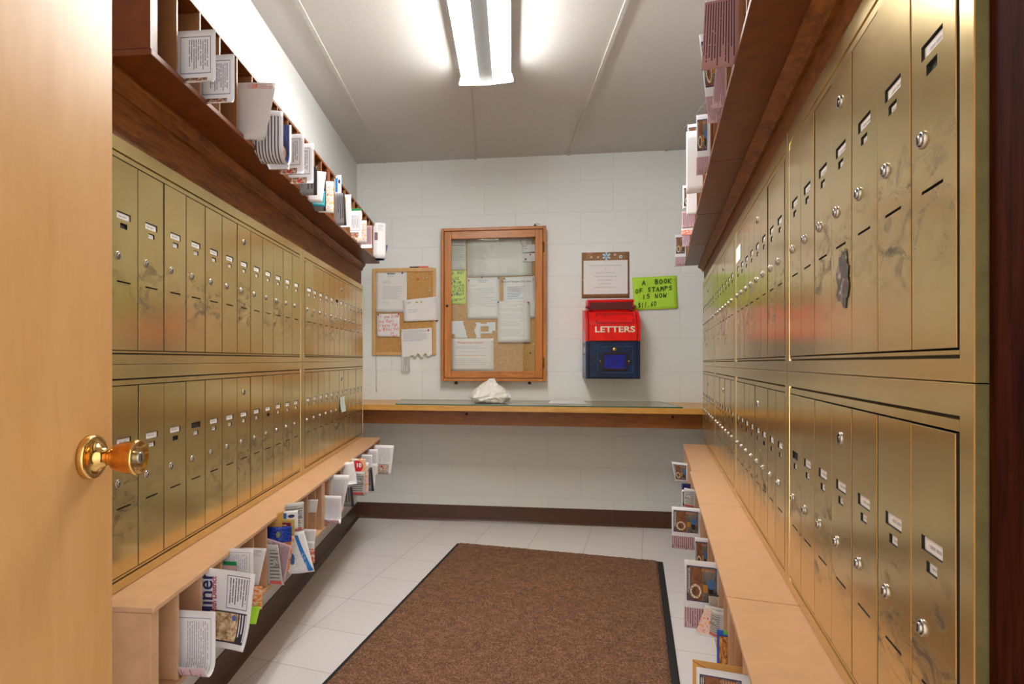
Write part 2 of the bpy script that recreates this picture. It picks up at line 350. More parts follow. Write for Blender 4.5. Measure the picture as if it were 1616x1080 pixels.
# ------------------------------------------------------------------ objects
def tag(o, label=None, cat=None, group=None, kind=None):
    if label: o['label'] = label
    if cat: o['category'] = cat
    if group: o['group'] = group
    if kind: o['kind'] = kind
    return o
def empty(name, loc, label=None, cat=None, group=None):
    o = bpy.data.objects.new(name, None); C.objects.link(o); o.location = loc; o.empty_display_size = .05
    return tag(o, label, cat, group)
def link(name, me, parent=None, loc=None):
    o = bpy.data.objects.new(name, me); C.objects.link(o)
    if parent is not None: o.parent = parent
    if loc is not None: o.location = loc
    return o

class MB:
    """collects faces; points go through fn (default: identity)"""
    def __init__(self, fn=None): self.bm = bmesh.new(); self.fn = fn or (lambda a, b, c: Vector((a, b, c))); self.mi = 0; self.uvl = None
    def v(self, p): return self.bm.verts.new(self.fn(*p))
    def face(self, pts, uvs=None):
        f = self.bm.faces.new([self.v(p) if not isinstance(p, bmesh.types.BMVert) else p for p in pts]); f.material_index = self.mi
        if uvs:
            if self.uvl is None: self.uvl = self.bm.loops.layers.uv.new('UVMap')
            for l, t in zip(f.loops, uvs): l[self.uvl].uv = t
        return f
    def box(self, a0, a1, b0, b1, c0, c1, bev=0.0):
        V = [self.v((a, b, c)) for a in (a0, a1) for b in (b0, b1) for c in (c0, c1)]
        fs = [self.face([V[i] for i in q]) for q in ((0, 1, 3, 2), (4, 6, 7, 5), (0, 4, 5, 1), (2, 3, 7, 6), (0, 2, 6, 4), (1, 5, 7, 3))]
        if bev:
            bmesh.ops.recalc_face_normals(self.bm, faces=fs)
            es = list({e for f in fs for e in f.edges})
            bmesh.ops.bevel(self.bm, geom=es, offset=bev, segments=2, affect='EDGES', profile=.5)
        return V
    def prism(self, pts, axis, lo, hi):
        """polygon pts in the two other axes, extruded along axis"""
        def mk(p, q, h):
            return {0: (h, p, q), 1: (p, h, q), 2: (p, q, h)}[axis]
        A = [self.v(mk(p, q, lo)) for p, q in pts]; B = [self.v(mk(p, q, hi)) for p, q in pts]; n = len(pts)
        self.face(A); self.face(B[::-1])
        for i in range(n): self.face([A[i], A[(i+1) % n], B[(i+1) % n], B[i]])
    def lathe(self, prof, origin, ax, seg=32):
        """prof = [(radius, along)], about the unit vector ax from origin, no fn"""
        ax = Vector(ax).normalized(); t = Vector((0, 0, 1)) if abs(ax.z) < .9 else Vector((1, 0, 0))
        e1 = ax.cross(t).normalized(); e2 = ax.cross(e1); o = Vector(origin); rings = []
        for r, h in prof:
            if r < 1e-6: rings.append([self.bm.verts.new(o+ax*h)])
            else: rings.append([self.bm.verts.new(o+ax*h+(e1*math.cos(2*math.pi*k/seg)+e2*math.sin(2*math.pi*k/seg))*r) for k in range(seg)])
        for a, b in zip(rings, rings[1:]):
            for k in range(seg):
                k2 = (k+1) % seg
                if len(a) == 1 and len(b) == 1: continue
                if len(a) == 1: f = self.bm.faces.new([a[0], b[k], b[k2]])
                elif len(b) == 1: f = self.bm.faces.new([a[k], a[k2], b[0]])
                else: f = self.bm.faces.new([a[k], a[k2], b[k2], b[k]])
                f.material_index = self.mi; f.smooth = True
        return self
    def tube(self, pts, r, seg=8):
        """round tube through world points"""
        pts = [Vector(p) for p in pts]; rings = []
        for i, p in enumerate(pts):
            d = (pts[min(i+1, len(pts)-1)]-pts[max(i-1, 0)]).normalized()
            t = Vector((0, 0, 1)) if abs(d.z) < .9 else Vector((1, 0, 0)); e1 = d.cross(t).normalized(); e2 = d.cross(e1)
            rr = r[i] if isinstance(r, (list, tuple)) else r
            rings.append([self.bm.verts.new(p+(e1*math.cos(2*math.pi*k/seg)+e2*math.sin(2*math.pi*k/seg))*rr) for k in range(seg)])
        for a, b in zip(rings, rings[1:]):
            for k in range(seg):
                f = self.bm.faces.new([a[k], a[(k+1) % seg], b[(k+1) % seg], b[k]]); f.smooth = True; f.material_index = self.mi
        for rg in (rings[0], rings[-1]):
            f = self.bm.faces.new(rg); f.material_index = self.mi
        return self
    def mesh(self, name, mats, recalc=True):
        if recalc: bmesh.ops.recalc_face_normals(self.bm, faces=self.bm.faces[:])
        me = bpy.data.meshes.new(name); self.bm.to_mesh(me); self.bm.free()
        for m in (mats if isinstance(mats, (list, tuple)) else [mats]): me.materials.append(m)
        return me
    def obj(self, name, mats, parent=None, loc=None, recalc=True):
        return link(name, self.mesh(name, mats, recalc), parent, loc)
def structure(o): o['kind'] = 'structure'; return o

# ------------------------------------------------------------------ the room
def quad_slab(name, corners, z0, z1, mat):
    b = MB(); b.prism(corners, 2, z0, z1); return structure(b.obj(name, mat))
def ln(F, d, Y): p = F.P(F.s_at(Y, d), d, 0); return (p.x, p.y)
dW = -.150
backL = FB.P(-.60, 0, 0); backR = FB.P(2.1, 0, 0)
quad_slab('floor', [(-1.6, -1.6), (2.6, -1.6), (2.6, 4.6), (-1.6, 4.6)], -.08, 0, M['floor'])
quad_slab('ceiling', [(-1.6, -.1), (2.6, -.1), (2.6, 4.6), (-1.6, 4.6)], CEIL, CEIL+.08, M['ceiling'])
def wall(name, F, s0, s1, d0, d1, mat):
    b = MB(F.P); b.box(s0, s1, d0, d1, 0, CEIL+.04); return structure(b.obj(name, mat))
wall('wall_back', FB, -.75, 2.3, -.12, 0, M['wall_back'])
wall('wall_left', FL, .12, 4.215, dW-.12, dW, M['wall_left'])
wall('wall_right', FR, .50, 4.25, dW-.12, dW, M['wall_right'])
for i, x0 in enumerate((-.717, -.106, .5035, 1.1125)):
    b = MB(); t = .1235
    b.prism([(x0-.008+t*.0, 0), (x0+.008+t*.0, 0), (x0+.008+t*4.2, 4.2), (x0-.008+t*4.2, 4.2)], 2, CEIL-.006, CEIL+.002)
    structure(b.obj('trim_%d' % (i+10), M['batten']))
# baseboards with a small toe
def baseboard(name, F, s0, s1, dw):
    b = MB(F.P); b.prism([(dw, 0), (dw+.018, 0), (dw+.012, .008), (dw+.005, .016), (dw+.004, .102), (dw, .104)], 0, s0, s1)
    return structure(b.obj(name, M['vinyl']))
baseboard('baseboard_back', FB, FB.s_px(0, 563.5), 1.85, 0)
baseboard('baseboard_left', FL, .2, 4.20, dW)
# stained fascia boards above the mailbox banks, with a small crown moulding
def fascia(name, F, s0, s1, d, z0, z1, dm, mh):
    b = MB(F.P); b.box(s0, s1, dW, d, z0, z1)
    o = structure(b.obj(name, M['fascia']))
    b = MB(F.P)
    b.prism([(d, z1-mh), (d+(dm-d)*.25, z1-mh), (d+(dm-d)*.4, z1-mh*.62), (d+(dm-d)*.8, z1-mh*.30), (dm, z1-mh*.16), (dm, z1), (d, z1)], 0, s0, s1+.012)
    b.obj('crown_moulding', M['fascia'], o)
    return o
fascia('trim_1', FL, 1.15, FL.s_at(3.632, 0), -.012, 1.500, 1.634, .012, .037)
fascia('trim_2', FR, .52, FR.s_at(3.375, 0), -.006, 1.500, 1.599, .024, .028)
# entry door jamb at the right edge
b = MB(FR.P)
b.box(FR.s_px(0, 1538)-.30, FR.s_px(0, 1538)-.002, -.62, -.0085, 0, CEIL)
structure(b.obj('trim_3', M['jamb']))

# ------------------------------------------------------------------ open entry door with knob
th = math.radians(4.6); dd = Vector((math.sin(th), math.cos(th), 0)); dn = Vector((math.cos(th), -math.sin(th), 0))
DE = Vector((-.4885, .995, 0))                                    # free edge of the door, room face
b = MB(lambda a, bb, c: DE - dd*a - dn*bb + Vector((0, 0, c)))
b.box(0, .80, 0, .042, .012, 2.03, .002)
door = structure(b.obj('door_1', M['door_wood'])); door['label'] = 'open blond wood entry door with a brass knob'
kc = DE - dd*.064 + Vector((0, 0, CAM_H-(720-CY)*.94/F_PX))
b = MB(); b.lathe([(.0, .001), (.033, .001), (.0335, .004), (.0335, .009), (.0320, .012), (.0285, .0125), (.0265, .0115), (.019, .018), (.015, .024), (.0125, .030), (.0, .030)], kc, dn, 40)
rose = b.obj('rosette', M['brass_bright'], door)
b = MB(); b.lathe([(.0, .026), (.0115, .026), (.0110, .033), (.0135, .038), (.0185, .042), (.0215, .050), (.0240, .062), (.0255, .074), (.0258, .078), (.0, .078)], kc, dn, 40)
knob = b.obj('knob', M['copper_brass'], door)
b = MB(); b.lathe([(.0245, .0745), (.0268, .0755), (.0272, .0785), (.0258, .0815), (.0235, .0812), (.0215, .0790), (.0130, .0790), (.010, .0785), (.0, .0785)], kc, dn, 40)
b.obj('knob_rim', M['brass_bright'], knob)
b = MB(); b.lathe([(.0088, .0786), (.0088, .0825), (.0075, .0835), (.0, .0835)], kc, dn, 24); b.obj('key_cylinder', M['steel'], knob)
b = MB(lambda a, bb, c: kc + dd*a + dn*bb + Vector((0, 0, c))); b.box(-.0009, .0009, .0834, .0838, -.005, .005); b.obj('keyway', M['dark'], knob)

# ------------------------------------------------------------------ mailbox banks
PITCH = .1000
def door_mesh(F, w, h, sgn):
    """panel with two label windows and a mail slot cut in; local origin at the middle of the door's bottom edge"""
    b = MB(F.R); hw = w/2; T = .009; ch = .0006
    zt = h
    holes = [(-.0235, .0235, zt-.116, zt-.102, .003), (-.012, .012, zt-.134, zt-.1235, .003), (-.0235, .0235, zt-.2415, zt-.2385, .007)]
    S = sorted({-hw+ch, hw-ch} | {x for q in holes for x in q[:2]}); Z = sorted({ch, zt-ch} | {x for q in holes for x in q[2:4]})
    def inh(s, z): return next((q for q in holes if q[0] < s < q[1] and q[2] < z < q[3]), None)
    for a0, a1 in zip(S, S[1:]):
        for c0, c1 in zip(Z, Z[1:]):
            if inh((a0+a1)/2, (c0+c1)/2): continue
            b.face([(a0, T, c0), (a1, T, c0), (a1, T, c1), (a0, T, c1)])
    bmesh.ops.remove_doubles(b.bm, verts=b.bm.verts[:], dist=1e-6)
    F4 = [(-hw+ch, ch), (hw-ch, ch), (hw-ch, zt-ch), (-hw+ch, zt-ch)]; O4 = [(-hw, 0), (hw, 0), (hw, zt), (-hw, zt)]
    for i in range(4):
        j = (i+1) % 4
        b.face([(F4[i][0], T, F4[i][1]), (F4[j][0], T, F4[j][1]), (O4[j][0], T-ch*1.2, O4[j][1]), (O4[i][0], T-ch*1.2, O4[i][1])])
        b.mi = 1; b.face([(O4[i][0], T-ch*1.2, O4[i][1]), (O4[j][0], T-ch*1.2, O4[j][1]), (O4[j][0], 0, O4[j][1]), (O4[i][0], 0, O4[i][1])]); b.mi = 0
    b.mi = 1
    for (a0, a1, c0, c1, dp) in holes:
        q = [(a0, c0), (a1, c0), (a1, c1), (a0, c1)]
        for i in range(4):
            j = (i+1) % 4
            b.face([(q[i][0], T, q[i][1]), (q[j][0], T, q[j][1]), (q[j][0], T-dp, q[j][1]), (q[i][0], T-dp, q[i][1])])
        b.face([(p[0], T-dp, p[1]) for p in q])
    # normals: make the front face outward
    me = b.mesh('door', [M['brass'], M['dark']])
    return me
def card_mesh(F, w, h, name):
    b = MB(F.R)
    b.face([(-w/2, 0, 0), (w/2, 0, 0), (w/2, 0, h), (-w/2, 0, h)], [(0, 0), (1, 0), (1, 1), (0, 1)])
    b.face([(-w/2, -.0005, 0), (w/2, -.0005, 0), (w/2, -.0005, h), (-w/2, -.0005, h)], [(0, 0)]*4)
    me = b.mesh(name, M['card'], recalc=False)
    return me
def lock_mesh(F, r, hole=False):
    b = MB(); n = F.n
    b.lathe([(r*1.0, 0), (r*1.0, .0012), (r*.90, .0026), (r*.74, .0024)], (0, 0, 0), n, 20)
    b.mi = 1; b.lathe([(r*.74, .0024), (r*.72, .0008), (r*.60, .0008)] + ([(0, .0008)] if hole else []), (0, 0, 0), n, 20); b.mi = 0
    if hole: b.lathe([(r*.34, .0008), (r*.34, .0020), (0, .0022)], (0, 0, 0), n, 14)
    else: b.lathe([(r*.60, .0008), (r*.58, .0038), (r*.50, .0044), (0, .0044)], (0, 0, 0), n, 20)
    b.mi = 1
    b.fn = F.R; 
    if not hole: b.box(-.0008, .0008, .0042, .0048, -r*.42, r*.42)
    return b.mesh('lock', [M['steel'], M['dark']])
MESH = {}
def mailbox_unit(F, key, Y0, Y1, z0, z1, n, sA, sB, master, sgn, label, ajar=False):
    """frame from depth Y0 to Y1, n doors between sA and sB (along the wall)"""
    s0, s1 = F.s_at(Y0, 0)+.0008, F.s_at(Y1, 0)-.0008
    org = F.P((s0+s1)/2, 0, z0)
    root = empty('mailbox_unit', org, label, 'mailboxes', 'apartment mailbox units')
    L = lambda a, d, c: F.P(a, d, c)-org
    b = MB(L); b.box(s0+.003, s1-.003, dW+.0015, -.012, z0+.003, z1-.003); b.obj('cabinet_body', M['brass_frame'], root)
    db, dt = z0+.0285, z1-.0425
    # picture frame: four mitred members with a stepped profile
    b = MB(L)
    O = [(s0, z0), (s1, z0), (s1, z1), (s0, z1)]
    I = [(sA-.004, db-.0085), (sB+.004, db-.0085), (sB+.004, dt+.0145), (sA-.004, dt+.0145)]
    I2 = [(sA-.0015, db-.002), (sB+.0015, db-.002), (sB+.0015, dt+.002), (sA-.0015, dt+.002)]
    def ring(A, dA, B, dB):
        for i in range(4):
            j = (i+1) % 4
            b.face([(A[i][0], dA, A[i][1]), (A[j][0], dA, A[j][1]), (B[j][0], dB, B[j][1]), (B[i][0], dB, B[i][1])])
    def ins(A, e): return [(A[0][0]+e, A[0][1]+e), (A[1][0]-e, A[1][1]+e), (A[2][0]-e, A[2][1]-e), (A[3][0]+e, A[3][1]-e)]
    b.mi = 2; ring(O, -.012, O, -.0008); b.mi = 0; ring(O, -.0008, ins(O, .0008), 0); ring(ins(O, .0008), 0, ins(I, -.0008), 0); ring(ins(I, -.0008), 0, I, -.0035)
    b.mi = 1; ring(I, -.0035, ins(I, .0022), -.0035); b.mi = 0
    ring(ins(I, .0022), -.0035, ins(I, .0028), -.001); ring(ins(I, .0028), -.001, I2, -.001)
    b.mi = 1; ring(I2, -.001, I2, -.010); b.face([(p[0], -.010, p[1]) for p in I2])
    b.obj('frame', [M['brass_frame'], M['dark'], M['brass_side']], root)
    w = (sB-sA)/n; h = dt-db
    k = (key, round(w, 4), round(h, 3))
    if k not in MESH:
        MESH[k] = (door_mesh(F, w-.0034, h, sgn), card_mesh(F, .0465, .0125, 'name_card'), card_mesh(F, .0225, .009, 'number_card'), lock_mesh(F, .0084), lock_mesh(F, .0090, True))
    dm, nc, uc, lk, mk = MESH[k]
    for i in range(n):
        sc = sA+(i+.5)*w
        do = link('door', dm, root, F.P(sc, -.009, db)-org)
        do.rotation_euler = (random.uniform(-.0022, .0022), random.uniform(-.002, .002), random.uniform(-.0045, .0045))
        if ajar and i == 0: do.rotation_euler.z = -.085; do.location += F.n*.0042
        if random.random() > .03: link('name_card', nc, do, F.R(random.uniform(-.001, .001), .0066, h-.1155-random.uniform(0, .0012)))
        if random.random() > .08: link('number_card', uc, do, F.R(random.uniform(-.001, .001), .0066, h-.1335-random.uniform(0, .001)))
        link('lock', lk, do, F.R(-.021*sgn, .0088, h-.190))
        if i == master: link('master_lock', mk, do, F.R(-.002*sgn, .0088, h-.044))
    return root
ZL = (.617, 1.060, 1.061, 1.506)
for (Y0, Y1, a, c, nm) in ((1.150, 2.418, 1.1708, 2.392, 'nearest the open door'), (2.418, 3.634, 2.452, 3.620, 'next to the back wall')):
    sA, sB = FL.s_at(a, 0), FL.s_at(c, 0)
    mailbox_unit(FL, 'L', Y0, Y1, ZL[2], ZL[3], 12, sA, sB, 6, 1, 'brass mailbox unit with twelve doors, upper row of left wall, '+nm, Y0 > 2)
    mailbox_unit(FL, 'L', Y0, Y1, ZL[0], ZL[1], 12, sA, sB, 6, 1, 'brass mailbox unit with twelve doors, lower row of left wall, '+nm)
ZR = (1.07-.429, 1.07-.0168, 1.07-.0158, 1.07+.442)
RU = [(.485, 1.1826, 7, .513, 1.163, 'nearest the camera by the dark jamb'), (1.1826, 1.984, 8, 1.207, 1.952, 'second from the dark jamb'),
      (1.984, 2.692, 7, 2.003, 2.655, 'third from the dark jamb'), (2.692, 3.370, 7, 2.700, 3.350, 'farthest, beside the back wall')]
for (Y0, Y1, n, a, c, nm) in RU:
    sA, sB = FR.s_at(a, 0), FR.s_at(c, 0)
    w_ = {7: 'seven', 8: 'eight'}[n]
    mailbox_unit(FR, 'R', Y0, Y1, ZR[2], ZR[3], n, sA, sB, 3, -1, 'brass unit, %s doors, upper row of right wall, %s' % (w_, nm))
    mailbox_unit(FR, 'R', Y0, Y1, ZR[0], ZR[1], n, sA, sB, 3, -1, 'brass unit, %s doors, lower row of right wall, %s' % (w_, nm))

def door_slip(F, label, x0, x1, y0, y1, mat, d=.0018, curl=.006):
    sa_, sb_ = F.s_px(d, x0), F.s_px(d, x1); sm_ = (sa_+sb_)/2; zt, zb = F.z_px(sm_, d, y0), F.z_px(sm_, d, y1)
    org = F.P(sm_, d, zb); b = MB(lambda a, dd_, c: F.P(a, dd_, c)-org)
    for k in range(6):
        t0, t1 = k/6, (k+1)/6; f = lambda t: (d+curl*t*t, zt+(zb-zt)*t)
        (da, za), (db_, zb_) = f(t0), f(t1)
        b.face([(sa_, da, za), (sb_, da, za), (sb_, db_, zb_), (sa_, db_, zb_)], [(0, t0), (1, t0), (1, t1), (0, t1)])
        b.face([(sa_, da-.0005, za), (sb_, da-.0005, za), (sb_, db_-.0005, zb_), (sa_, db_-.0005, zb_)], [(0, t0), (1, t0), (1, t1), (0, t1)])
    return tag(b.obj('paper_slip', mat, None, org, recalc=False), label, 'paper slip')
door_slip(FL, 'pale green paper slip taped on a lower left mailbox door near the back wall', 536.6, 543.6, 626.5, 650, page('mint_slip', (.62, .72, .64), [('lines', (.2, .85, .2, .9), 'v', 4, (.4, .48, .42), .6)]), .0022, .008)
door_slip(FR, 'white paper label stuck high on an upper right mailbox door', 1161.6, 1168.6, 389, 413, M['paper'], .0012, 0)
def residue():
    d = .0010; rnd = random.Random(11); sc_ = FR.s_px(d, 1330); zc = FR.z_px(sc_, d, 441); org = FR.P(sc_, d, zc)
    b = MB(lambda a, dd_, c: FR.R(a, dd_, c)); n = 26; P = [((.030+rnd.uniform(-.006, .006))*math.cos(k*2*math.pi/n), (.036+rnd.uniform(-.007, .007))*math.sin(k*2*math.pi/n)) for k in range(n)]
    b.prism([(a, c) for a, c in P], 1, 0, .0004)
    N = NT('scraped_sticker'); o = N.coord(); a = N.noise(o, 70, 4, .7); c = N.noise(o, 26, 2)
    col = N.ramp(a, [(.42, (.07, .06, .05)), (.56, (.13, .11, .09)), (.66, (.50, .46, .42))]); col = N.mix(N.smooth(c, .60, .68), col, (.20, .05, .04)); N.base(col); N.set(.7)
    return tag(b.obj('sticker', N.m, None, org), 'dark scraped sticker remnant on an upper right mailbox door near the camera', 'sticker')
residue()
# ------------------------------------------------------------------ pigeonhole shelves
def pigeonholes(F, s0, s1, d, z0, z1, n, mat, label, lip=.0, first=None):
    org = F.P(s0, d, z0); L = lambda a, dd_, c: F.P(a, dd_, c)-org
    root = empty('pigeonhole_shelf', org, label, 'shelf', 'pigeonhole shelves')
    dk = dW+.0015
    b = MB(L); b.box(s0, s1, dk, d+lip, z1-.010, z1, .0015); b.obj('shelf_top', mat, root)
    b = MB(L); b.box(s0, s1, dk, d+.002, z0, z0+.012, .0015); b.obj('shelf_bottom', mat, root)
    b = MB(L); b.box(s0+.002, s1-.002, dk, dk+.004, z0+.012, z1-.010); b.obj('back_panel', mat, root)
    for a in (s0, s1-.016):
        b = MB(L); b.box(a+.0005, a+.0155, dk+.004, d-.0008, z0+.0125, z1-.0105, .0015)
        b.box(a+.0008, a+.0155+(.010 if a == s0 else 0), d-.006, d, z0+.0125, z1-.0105); b.obj('side_panel', mat, root)
    b = MB(F.R); b.box(-.0012, .0012, dk+.0045-d, -.003, 0, z1-z0-.023); b.box(-.0026, .0026, -.008, 0, 0, z1-z0-.023)
    me = b.mesh('divider', M['shelf_div'] if mat == M['shelf_up'] else mat)
    for k in range(1, n):
        link('divider', me, root, F.R((s1-s0)*k/n, 0, .0125))
    return root
dLu = (-.6176+.715)*math.cos(aL); dLl = (-.608+.715)*math.cos(aL)
sa, sm, sb = FL.s_at(1.138, dLu), FL.s_at(2.438, dLu), FL.s_at(3.617, dLu)
pigeonholes(FL, sa, sm-.0005, dLu, 1.6345, 1.834, 13, M['shelf_up'], 'shade-darkened tan pigeonhole shelf of mail high on left wall, nearer the open door')
pigeonholes(FL, sm+.0005, sb, dLu, 1.6345, 1.834, 12, M['shelf_up'], 'shade-darkened tan pigeonhole shelf of mail high on left wall, by the back corner')
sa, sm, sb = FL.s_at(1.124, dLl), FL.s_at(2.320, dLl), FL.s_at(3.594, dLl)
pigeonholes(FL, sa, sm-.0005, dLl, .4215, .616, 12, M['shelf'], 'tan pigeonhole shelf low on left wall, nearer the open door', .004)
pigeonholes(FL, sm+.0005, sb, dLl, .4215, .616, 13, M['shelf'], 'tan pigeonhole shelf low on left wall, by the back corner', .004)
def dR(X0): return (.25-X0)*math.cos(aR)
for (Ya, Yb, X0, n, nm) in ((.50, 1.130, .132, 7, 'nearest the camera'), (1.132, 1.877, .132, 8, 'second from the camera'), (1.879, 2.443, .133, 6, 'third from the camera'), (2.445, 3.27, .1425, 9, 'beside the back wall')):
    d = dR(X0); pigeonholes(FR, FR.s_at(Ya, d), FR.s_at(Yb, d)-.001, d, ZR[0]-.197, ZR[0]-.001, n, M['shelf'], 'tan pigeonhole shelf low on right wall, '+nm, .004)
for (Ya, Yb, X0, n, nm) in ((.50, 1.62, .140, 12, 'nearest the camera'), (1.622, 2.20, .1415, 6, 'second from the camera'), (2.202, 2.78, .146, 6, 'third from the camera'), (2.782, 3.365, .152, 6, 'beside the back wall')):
    d = dR(X0); pigeonholes(FR, FR.s_at(Ya, d), FR.s_at(Yb, d)-.001, d, 1.07+.529, 1.07+.728, n, M['shelf_up'], 'shade-darkened tan pigeonhole shelf high on right wall, '+nm)

# ------------------------------------------------------------------ ceiling light
ang = math.radians(9.0); fu = Vector((math.sin(ang), math.cos(ang), 0)); fr_ = Vector((math.cos(ang), -math.sin(ang), 0))
FE = Vector(((767-CX)/F_PX*2.80, 2.80, 0)); LEN = 1.235
FX = lambda a, c, z: FE - fu*a + fr_*c + Vector((0, 0, z)) - Vector((FE.x, FE.y, CEIL))
lamp = empty('ceiling_light', (FE.x, FE.y, CEIL), 'white ceiling light with two lit fluorescent tubes', 'light')
b = MB(FX); b.prism([(-.045, CEIL-.0005), (-.038, CEIL-.058), (-.030, CEIL-.064), (.030, CEIL-.064), (.038, CEIL-.058), (.045, CEIL-.0005)], 0, .004, LEN-.004)
b.obj('channel_cover', simple('grey_channel', (.13, .127, .122), .5, 0, .03, 20), lamp)  # channel base colour far darker than the white enamel
for sg in (-1, 1):
    b = MB(FX); b.prism([(sg*.044, CEIL-.010), (sg*.112, CEIL-.042), (sg*.1135, CEIL-.040), (sg*.112, CEIL-.030), (sg*.044, CEIL-.0005)], 0, .004, LEN-.004)
    b.obj('reflector', M['white_enamel'], lamp)
    b = MB(); c0 = FX(.022, sg*.073, CEIL-.058); 
    b.lathe([(0, 0), (.012, .0), (.0185, .006), (.019, .02), (.019, LEN-.064), (.0185, LEN-.05), (.012, LEN-.044), (0, LEN-.044)], c0, -fu, 20); b.obj('tube', M['tube'], lamp)
    for e in (.004, LEN-.024):
        b = MB(FX); b.box(e, e+.018, sg*.073-.010, sg*.073+.010, CEIL-.072, CEIL-.030, .003); b.obj('lamp_holder', M['white_enamel'], lamp)
for e in (-.003, LEN-.001):
    b = MB(FX); b.prism([(-.106, CEIL-.0005), (-.124, CEIL-.070), (-.120, CEIL-.077), (0, CEIL-.084), (.120, CEIL-.077), (.124, CEIL-.070), (.106, CEIL-.0005)], 0, e, e+.004)
    b.obj('end_plate', M['white_enamel'], lamp)

# ------------------------------------------------------------------ counter, glass sheet and what lies on it
CT = .799
def cfront(X): return 3.72 - (3.72-3.40)*(X+.31)/1.893
def cback(X): return 4.133-.135*X-.002
xl0, xr0 = -.425, 1.725
b = MB(); b.prism([(xl0, cfront(xl0)), (xr0, cfront(xr0)), (1.905, cback(1.905)), (-.372, cback(-.372))], 2, CT-.031, CT)
ctr = b.obj('counter', M['counter']); tag(ctr, 'long varnished wood counter across the back wall under the notice boards', 'counter')
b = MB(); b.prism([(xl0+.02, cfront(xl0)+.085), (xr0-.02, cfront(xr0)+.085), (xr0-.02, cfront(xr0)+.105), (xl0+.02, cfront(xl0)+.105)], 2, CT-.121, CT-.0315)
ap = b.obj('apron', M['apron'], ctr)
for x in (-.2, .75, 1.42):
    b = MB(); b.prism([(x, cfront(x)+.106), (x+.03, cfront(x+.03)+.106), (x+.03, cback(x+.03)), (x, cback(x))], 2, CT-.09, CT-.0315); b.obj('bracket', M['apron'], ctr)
for px in (1062, 741):
    k = (px-CX)/F_PX; Yp = 3.50; X = k*Yp
    b = MB(); b.lathe([(0, 0), (.006, 0), (.007, .003), (.004, .006), (0, .006)], (X, cfront(X)+.0855, CT-.055), (0, -1, 0), 12); b.obj('screw', M['black_metal'], ctr)
gx0, gx1 = (624-CX)/F_PX*3.735, (1067.6-CX)/F_PX*3.52
b = MB(); b.prism([(gx0, cfront(gx0)+.018), (gx1, cfront(gx1)+.018), (gx1+.06, cback(gx1+.06)-.03), (gx0+.03, cback(gx0)-.03)], 2, CT+.0006, CT+.0066)
for f in b.bm.faces:
    f.normal_update()
    f.material_index = 1 if abs(f.normal.z) < .5 else 0
g = b.obj('glass_sheet', [M['green_glass'], M['glass_edge'], M['glass_under']])
for p in g.data.polygons:
    if p.normal.z < -.5: p.material_index = 2
tag(g, 'clear glass sheet with green edges lying on the wood counter', 'glass sheet')
ZG = CT+.0067
# flat envelope under the red letter box
def cpt(x, y, z=ZG): Yp = F_PX*(CAM_H-z)/(y-CY); return ((x-CX)/F_PX*Yp, Yp)
e4 = [cpt(866, 636.8), cpt(925, 637.2), cpt(921, 633.6), cpt(870, 633.2)]
b = MB(); b.prism(e4, 2, ZG, ZG+.004); e = b.obj('envelope', M['paper']); tag(e, 'flat white envelope on the glass beside the letter box shadow', 'envelope')

